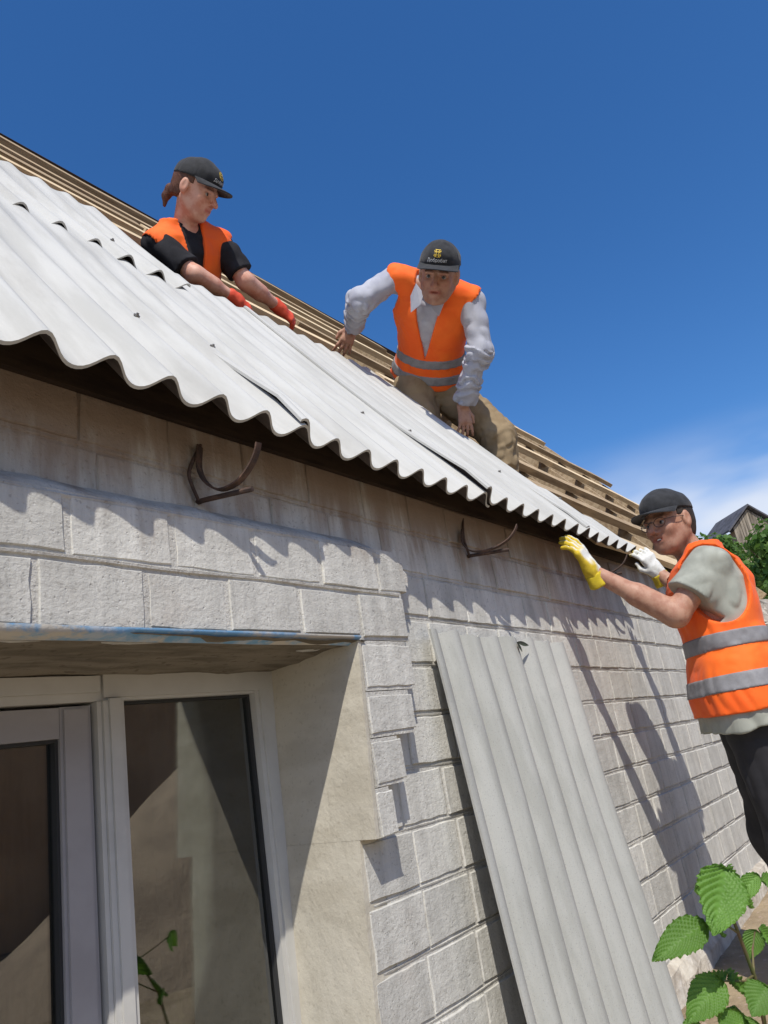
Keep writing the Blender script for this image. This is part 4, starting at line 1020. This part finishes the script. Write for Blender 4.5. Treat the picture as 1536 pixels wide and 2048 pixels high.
sl_r = [J['shR'], J['elR'], mixp(J['elR'], J['wrR'], .93)]; sl_l = [J['shL'], J['elL'], mixp(J['elL'], J['wrL'], .95)]
top_part(pb, 'shirt', J, 1.03, tfr, MAT['shirt'], 0.014, [(sl_r, (0.064, 0.064, 0.054), True), (sl_l, (0.064, 0.064, 0.054), True)], -0.07, 14, amp=0.006, fine=0.9, f2=24.0,
         rings=[(J['elR'], J['wrR'], 0.009, 125, 2), (J['elL'], J['wrL'], 0.009, 125, 5)], flare=0.03)
vo, Fv, vb = vest(pb, None, (J['shL'], J['shR']), J['neck'], tfr, L, J['pel'], 0.055, 0.34, infl=0.028, seed=14, arm_r=0.084, sc=1.03, stripes=((0.36, 0.024), (0.20, 0.024)), vw=0.072, flare=0.03, amp=0.007)
cb = MB()         # turned-down collar points
for sg in (-1, 1):
    nk = J['neck']; q = lambda x, y, z: Vector(tuple(wpt(nk, tfr, (x * sg, y, z))))
    A = [q(.020, .128, .020), q(.070, .090, .050), q(.086, .125, .000), q(.070, .172, -.062), q(.026, .166, -.018)]
    o_ = len(cb.v); off = Vector(tuple(tfr[1])) * 0.004
    cb.v += [tuple(x) for x in A] + [tuple(x + off) for x in A]
    cb.f += [tuple(o_ + i for i in (4, 3, 2, 1, 0)), tuple(o_ + 5 + i for i in range(5))] + [(o_ + i, o_ + (i + 1) % 5, o_ + 5 + (i + 1) % 5, o_ + 5 + i) for i in range(5)]
cb.build('collar', MAT['shirt'], pb)
trousers_part(pb, J, 1.08, tfr, MAT['khaki'], r=(0.105, 0.092, 0.075), seed=16, amp=0.012, top=0.0, rings=[(J['hipL'], J['knL'], 0.006, 60, 9), (J['knL'], J['anL'], 0.006, 70, 4)])
shoes(pb, J)

# ---------------------------------------------------------------- woman at the upper sheets
J = dict(head=at3(391, 381, 3.06), neck=at3(366, 456, 3.13), pel=at3(372, 690, 3.26), shR=at3(316, 488, 3.05), shL=at3(437, 486, 3.22),
         elR=at3(390, 550, 3.01), wrR=at3(468, 596, 3.12), elL=at3(490, 562, 3.22), wrL=at3(556, 614, 3.38))
rv = (J['shR'] - J['shL']).normalized()
J['hipR'] = J['pel'] + rv * .08 + DOWN * .05; J['hipL'] = J['pel'] - rv * .08 + DOWN * .05
J['knR'] = J['hipR'] + DOWN * .38; J['knL'] = J['hipL'] + DOWN * .38
J['anR'] = Vector((J['knR'].x, J['knR'].y, 1.745)); J['anL'] = Vector((J['knL'].x, J['knL'].y, 1.745))
pa, hfr, tfr, L = build_person('person', 'woman with ponytail in black tee and orange vest reaching across the roof in red gloves', (J['anR'] + Vector((0, 0, -.09))),
    J, EX * 0.88 - EZ * 0.22 + EYD * 0.40, -EYD - EZ * 0.1 + EX * .1, 1.02, MAT['skin_fair'], sc=0.93, jaw=0.88, female=True, flush=0.4)
hair_part(pa, J['head'], hfr, 1.02, MAT['hair'], tail=(((0, -.085, -.005), (0, -.118, -.030), .022, .021), ((0, -.118, -.030), (0.004, -.126, -.062), .021, .018), ((0.004, -.126, -.062), (0.008, -.118, -.105), .018, .006)), low=-0.05)
cap_parts(pa, J['head'], hfr, 1.02, MAT['cap'])
sl_r = [J['shR'], mixp(J['shR'], J['elR'], .80)]; sl_l = [J['shL'], mixp(J['shL'], J['elL'], .80)]
ts, _ = top_part(pa, 't_shirt', J, 0.92, tfr, MAT['tee_black'], 0.016, [(sl_r, (0.066, 0.066), True), (sl_l, (0.066, 0.066), True)], -0.05, 24, amp=0.007, fine=0.8, f2=18.0, neck_r=0.068)
vest(pa, None, (J['shL'], J['shR']), J['neck'], tfr, L, J['pel'], 0.0, 0.50, infl=0.030, seed=24, arm_r=0.070, sc=0.92, stripes=((0.36, 0.024), (0.2, 0.024)), vw=0.052, amp=0.006)
trousers_part(pa, J, 0.92, tfr, MAT['black_trousers'], seed=26, top=0.06)
shoes(pa, J)
glove_part(pa, (J['wrR'], at3(508, 622, 3.18) - J['wrR'], RN * .8 - EZ * .3, 1), dict(sc=0.92, curl=(0.5, 0.5, 0.5, 0.5), thumb=0.5), MAT['glove_red'])
glove_part(pa, (J['wrL'], at3(610, 660, 3.46) - J['wrL'], RN * .8 - EZ * .4, -1), dict(sc=0.98, curl=(0.55, 0.6, 0.6, 0.6), thumb=0.5), MAT['glove_red'])
# ================================================================ raspberry plant by the camera
MAT['leaf'] = mat('raspberry_leaf', (0.10, 0.22, 0.03), (0.14, 0.28, 0.05), scale=14.0, rough=0.5, spec=0.4, vary=0.18, bump=0.3, bscale=240.0, bdist=0.001, trans=(0.24, 0.46, 0.06))
MAT['stem'] = mat('plant_stem', (0.13, 0.16, 0.05), (0.17, 0.10, 0.06), scale=20.0, rough=0.7)
def leaflet(name, base, tip, nrm, width, parent, droop=0.12, seed=0, pleat=0.10):
    base, tip = Vector(base), Vector(tip); ax = tip - base; Ln = ax.length; ax.normalize()
    n_ = Vector(nrm); n_ = (n_ - ax * n_.dot(ax)).normalized(); sd_ = ax.cross(n_)
    nu, nv = 96, 10; P = []
    for i in range(nu + 1):
        u = i / nu; prof_ = (math.sin(math.pi * min(1, u ** 0.72)) ** 0.8) * (1 - 0.25 * u); tooth = 1 + 0.10 * (((u * 15 + seed) % 1.0) - 0.5)
        row = []
        for j in range(-nv, nv + 1):
            v = j / nv; w = width * 0.5 * prof_ * (tooth if abs(j) > nv - 2 else 1)
            ph = u * 9 - abs(v) * 3.4
            z = pleat * Ln * (abs(((ph) % 1.0) - 0.5) * 2 - 0.5) * min(1, 4 * abs(v)) * min(1, 6 * prof_) * 0.9 + 0.10 * width * abs(v) ** 1.2 - droop * Ln * u * u + 0.02 * Ln * mnoise.noise(Vector((u * 3, v * 2, seed)))
            row.append(tuple(base + ax * (u * Ln + 0.03 * Ln * abs(v)) + sd_ * (v * w) + n_ * z))
        P.append(row)
    b = MB(); b.grid(P)
    return b.build(name, MAT['leaf'], parent, smooth=True)
root = at(1548, 2300, 1.42); root.z = 0.0
plant = empty('raspberry_plant', root, 'raspberry plant with pleated green leaves in front of the wall', 'plant')
sb = MB()
top_s = at(1466, 1838, 1.36); mid1 = at(1508, 1950, 1.38); mid2 = at(1532, 2060, 1.40)
sb.tube([root, mid2, mid1, top_s, at(1452, 1745, 1.35)], [0.0055, 0.0045, 0.004, 0.0032, 0.0022], 8)
sb.tube([mixp(mid1, top_s, .75), at(1450, 1848, 1.34), at(1408, 1850, 1.32)], [0.0025, 0.002, 0.0016], 6)
sb.tube([mid1, at(1490, 1962, 1.36), at(1442, 1962, 1.33)], [0.0025, 0.002, 0.0016], 6)
sb.tube([mid1, at(1505, 1900, 1.45), at(1510, 1862, 1.5)], [0.0025, 0.002, 0.0016], 6)
sb.tube([mid2, at(1525, 2000, 1.30), at(1530, 1975, 1.30)], [0.0025, 0.002, 0.0016], 6)
sb.build('stem', MAT['stem'], plant, smooth=True)
up_n = Vector((-0.45, -0.62, 0.75))
LF = [((1449, 1734, 1.35), (1430, 1866, 1.27), 0.100, up_n - EZ * .5), ((1450, 1738, 1.35), (1512, 1812, 1.37), 0.062, up_n + EX * .5), ((1446, 1736, 1.36), (1388, 1778, 1.42), 0.060, up_n + Vector((0, 0, .5))),
      ((1412, 1846, 1.32), (1308, 1914, 1.27), 0.066, up_n), ((1420, 1850, 1.33), (1452, 1866, 1.38), 0.036, up_n),
      ((1442, 1958, 1.33), (1376, 2042, 1.28), 0.070, up_n), ((1452, 1962, 1.34), (1392, 1950, 1.40), 0.060, up_n + Vector((0, 0, .6))), ((1455, 1960, 1.34), (1520, 1990, 1.40), 0.060, up_n),
      ((1512, 1858, 1.50), (1498, 1918, 1.48), 0.046, up_n), ((1516, 1856, 1.50), (1560, 1900, 1.50), 0.05, up_n), ((1532, 1972, 1.30), (1505, 2030, 1.26), 0.065, up_n), ((1534, 1972, 1.30), (1590, 2010, 1.30), 0.07, up_n),
      ((1490, 2040, 1.30), (1440, 2080, 1.26), 0.06, up_n), ((1470, 2010, 1.40), (1450, 2070, 1.42), 0.055, up_n), ((1520, 2048, 1.34), (1480, 2100, 1.32), 0.07, up_n), ((1400, 2046, 1.42), (1370, 2090, 1.40), 0.05, up_n),
      ((1518, 1748, 1.75), (1462, 1812, 1.72), 0.05, up_n), ((1520, 1760, 1.75), (1580, 1780, 1.75), 0.06, up_n)]
for i, (a, t_, w, nn_) in enumerate(LF): leaflet('leaf', at(*a), at(*t_), nn_, w, plant, seed=i * 1.7)

TLs, xas, dns, nns = LSF
tw = empty('fallen_leaf', TLs + xas * 0.50 + nns * 0.03, 'small dark twin-bladed leaf caught at the top of the leaning sheet', 'leaf')
MAT['leaf_dark'] = mat('dry_dark_leaf', (0.05, 0.06, 0.04), (0.035, 0.04, 0.03), scale=40.0, rough=0.7)
for dd_, ln in ((xas * 1.0 + dns * .10, 0.075), (xas * 0.5 + dns * 1.0, 0.035)):
    c0 = TLs + xas * 0.46 + dns * 0.022 + nns * 0.036; d_ = dd_.normalized(); w_ = d_.cross(nns); b = MB()
    b.grid([[c0 + d_ * (ln * k / 8) + w_ * (sg * 0.008 * math.sin(math.pi * min(1, k / 8 + .02)) ** .8) + nns * (0.002 * abs(sg)) for sg in (-1, -.5, 0, .5, 1)] for k in range(9)])
    b.build('blade', MAT['leaf_dark'], tw, smooth=True)

# ================================================================ rubble and stones
def rock(r, seed, n1=10, n2=7):
    b = MB(); P = []
    for i in range(n2 + 1):
        th_ = math.pi * i / n2; row = []
        for j in range(n1):
            ph = 2 * math.pi * j / n1; d = Vector((math.sin(th_) * math.cos(ph), math.sin(th_) * math.sin(ph), math.cos(th_)))
            d2 = Vector([math.copysign(min(abs(c), 0.62), c) for c in d])     # flattened faces
            k = 1 + 0.35 * mnoise.noise(d * 1.4 + Vector((seed, 0, 0)))
            row.append(tuple(Vector((d2.x * r[0], d2.y * r[1], d2.z * r[2])) * k * 1.35))
        P.append(row)
    b.grid(P, wrap=True); m = b.mesh('stone'); m.materials.append(MAT['stone']); return m
random.seed(21)
ROCKS = [rock((0.12, 0.09, 0.075), k * 3.3) for k in range(6)]
rw = empty('ruined_wall', (7.2, 1.3, 0), 'broken rubble stone wall beyond the far end of the house', 'wall')
cb = MB(); cb.box((6.02, 1.18, -0.1), (8.9, 1.50, 1.50)); cb.build('core', MAT['stone'], rw)
for row in range(9):
    x = 6.0 + random.uniform(0, .1)
    while x < 8.8:
        o = bpy.data.objects.new('stone', ROCKS[random.randrange(6)]); COL.objects.link(o); o.parent = rw; o.matrix_parent_inverse = Matrix.Translation(-ROOT[rw.name])
        k = random.uniform(0.75, 1.25); o.scale = (k * 1.15, k, k); o.rotation_euler = (random.uniform(-.3, .3), random.uniform(-.3, .3), random.uniform(0, 6))
        o.location = (x, 1.17 + random.uniform(-.03, .03) + (0.12 if row == 8 else 0), 0.72 + row * 0.125 + random.uniform(-.02, .02)); x += 0.22 * k + random.uniform(0, .03)
pl = MB(); a = Vector((6.55, 1.02, 1.83)); pl.obox(a, (1.0, 0.25, 0.06), (-0.03, 0.12, 0.0), (0, 0, 0.035)); pl.build('plank', MAT['wood_new'], label='pale broken plank resting on top of the ruined stone wall', category='plank')
for k in range(12):
    x = random.uniform(2.6, 4.6); y = random.uniform(0.35, 1.0)
    sc_ = random.uniform(0.35, 0.9)
    o = obj('stone', ROCKS[k % 6], None, label='pale lump of rubble lying on the ground below the wall', category='stone', group='rubble below the wall')
    o.location = (x, y, 0.035 * sc_ + 0.01); o.scale = (sc_,) * 3; o.rotation_euler = (random.uniform(-.3, .3), random.uniform(-.3, .3), random.uniform(0, 6))
pm = MB(); rr = []
for x in np.linspace(1.45, 6.0, 70):
    q = lambda k: 0.014 * mnoise.noise(Vector((x * 6, k * 3, 1)))
    rr.append([(x, YM - 0.055 + q(1), -0.05), (x, YM - 0.050 + q(2), 0.045 + q(3)), (x, YM - 0.030 + q(4), 0.085 + q(5)), (x, YM + 0.01, 0.105 + q(6))])
pm.grid(rr); pm.build('plinth', MAT['stone'], house)

# ================================================================ bushes, far shed, house opposite
def bush(name, c, rx, rz, nleaf, ls, label, seed, cat='bush', group=None, trunk=0.3):
    r_ = np.random.default_rng(seed); c = Vector(c); e = empty(name, c, label, cat, group)
    b = MB()
    b.tube([c, c + Vector((0.1 * rx, 0, rz * .5)), c + Vector((0.15 * rx, 0.1 * rx, rz * 1.1))], [0.07 * rx, 0.05 * rx, 0.02 * rx], 7)
    for k in range(5):
        a = r_.uniform(0, 6.28); b.tube([c + Vector((0.03 * rx, 0, rz * .3)), c + Vector((math.cos(a) * rx * .4, math.sin(a) * rx * .4, rz * .9)), c + Vector((math.cos(a) * rx * .75, math.sin(a) * rx * .75, rz * r_.uniform(1.0, 1.5)))], [0.03 * rx, 0.02 * rx, 0.008 * rx], 5)
    b.build('trunk', MAT['bark'], e)
    clumps = [(r_.normal(0, 0.42, 3) * np.array([rx, rx, rz * .75]), r_.uniform(0.25, 0.5)) for _ in range(16)]
    v, f_ = [], []
    for k in range(nleaf):
        cc, cr_ = clumps[r_.integers(len(clumps))]; d = r_.normal(0, 1, 3); d /= np.linalg.norm(d)
        p = np.array(c) + np.array([0, 0, rz * 0.95]) + cc + d * cr_ * rx * r_.uniform(0.55, 1.05)
        a = r_.normal(0, 1, 3); a /= np.linalg.norm(a); t_ = np.cross(a, d); t_ /= np.linalg.norm(t_) + 1e-6; w = ls * r_.uniform(0.6, 1.3); o = len(v)
        q = np.cross(t_, a); v += [tuple(p - t_ * w * .5), tuple(p + a * w * .45), tuple(p + t_ * w * .6 + q * w * .1), tuple(p - a * w * .45)]; f_.append((o, o + 1, o + 2, o + 3))
    m = bpy.data.meshes.new('crown'); m.from_pydata(v, [], f_); m.update(); obj('crown', m, MAT['leafy'], e)
    return e
def hill_z(x): return 12.0 * (1 - math.exp(-(max(0.0, x - 14) / 30.0) ** 2))
for i, (u, v, D, rx, rz, lab) in enumerate((
        (1405, 1120, 24, 1.3, 1.1, 'green bush just behind the head of the man at the eave'),
        (1452, 1130, 22, 1.1, 0.9, 'green bush left of and below the far wooden shed'),
        (1500, 1165, 20, 1.4, 1.1, 'broad green bush in front of the far wooden shed'),
        (1550, 1115, 18, 1.1, 1.2, 'tall green bush right of the far wooden shed at the picture edge'))):
    p = at(u, v, D); p.z -= rz * 1.0
    bush('bush', p, rx, rz, 2600, 0.16, lab, 40 + i)
# the shed stands on the rising ground
sp = at(1492, 1014, 46.0)
sh = empty('shed', (sp.x, sp.y, sp.z - 6.5), 'far grey wooden shed with dark gable roof above the bushes', 'shed')
ax = Vector((0.66, -0.75, 0)).normalized(); ay = Vector((0.75, 0.66, 0))
o0 = Vector(sp)
for k in range(14):
    t0 = -1.25 + k * 2.5 / 14; t1 = t0 + 2.5 / 14 - 0.02; tm_ = (t0 + t1) / 2; b = MB()
    h0 = -abs(t0) * 0.86 - 0.15; h1 = -abs(t1) * 0.86 - 0.15; off = ay * random.uniform(0, .03)
    A = o0 + ax * t0 + off; B = o0 + ax * t1 + off; z = Vector((0, 0, 1))
    pts = [A + z * -6.4, B + z * -6.4, B + z * h1, A + z * h0]
    b.add([tuple(p) for p in pts] + [tuple(p + ay * .03) for p in pts], [(0, 1, 2, 3), (7, 6, 5, 4), (0, 4, 5, 1), (1, 5, 6, 2), (2, 6, 7, 3), (3, 7, 4, 0)]); b.build('board', MAT['shedwood'], sh)
for sg in (-1, 1):
    b = MB(); b.obox(o0 - ay * 0.25 + Vector((0, 0, 0.02)), ax * (sg * 1.75) + Vector((0, 0, -1.5)), ay * 4.0, Vector((0, 0, 0.12))); b.build('roof', MAT['shedroof'], sh)
b = MB(); b.obox(o0 + ax * -1.2 + ay * .06 + Vector((0, 0, -6.4)), ax * 2.4, ay * 3.5, Vector((0, 0, 5.0))); b.build('wall', MAT['shedwood'], sh)
# the house opposite, met only in the window glass
nh = empty('neighbouring_house', (4.5, -4.0, 0), 'ochre plastered house opposite, mirrored in the window pane', 'house')
b = MB(); b.box((2.6, -7.5, -0.1), (9.0, -3.6, 2.55)); b.build('wall', MAT['ochre'], nh)
b = MB(); b.add([(2.3, -3.2, 2.4), (9.3, -3.2, 2.4), (9.3, -7.9, 2.4), (2.3, -7.9, 2.4), (2.3, -5.5, 4.0), (9.3, -5.5, 4.0)], [(0, 1, 5, 4), (2, 3, 4, 5), (1, 2, 5), (3, 0, 4), (3, 2, 1, 0)]); b.build('roof', MAT['shedroof'], nh)
b = MB(); b.box((6.2, -3.59, 0.9), (7.2, -3.55, 1.9)); b.build('window', MAT['pvc'], nh)
hp = MB(); P = []  # unseen mound, added so the pane mirrors a sunlit tan slope
for i in range(22):
    rr_ = 1.9 * (i / 21); P.append([(4.3 + rr_ * math.cos(a) * 1.2, -1.75 - rr_ * 0.62 * math.sin(a) * 1.1, 1.75 * (1 - i / 21) ** 1.15 + 0.10 * mnoise.noise(Vector((rr_ * 2 * math.cos(a), rr_ * 2 * math.sin(a), 3))) * min(1, i / 3) - 0.02) for a in np.linspace(0, 2 * math.pi, 41)[:-1]])
hp.grid(P, wrap=True); hp.build('reflection_mound', MAT['sand'], smooth=True, label='unseen tan mound added for its reflection in the window pane', category='heap')
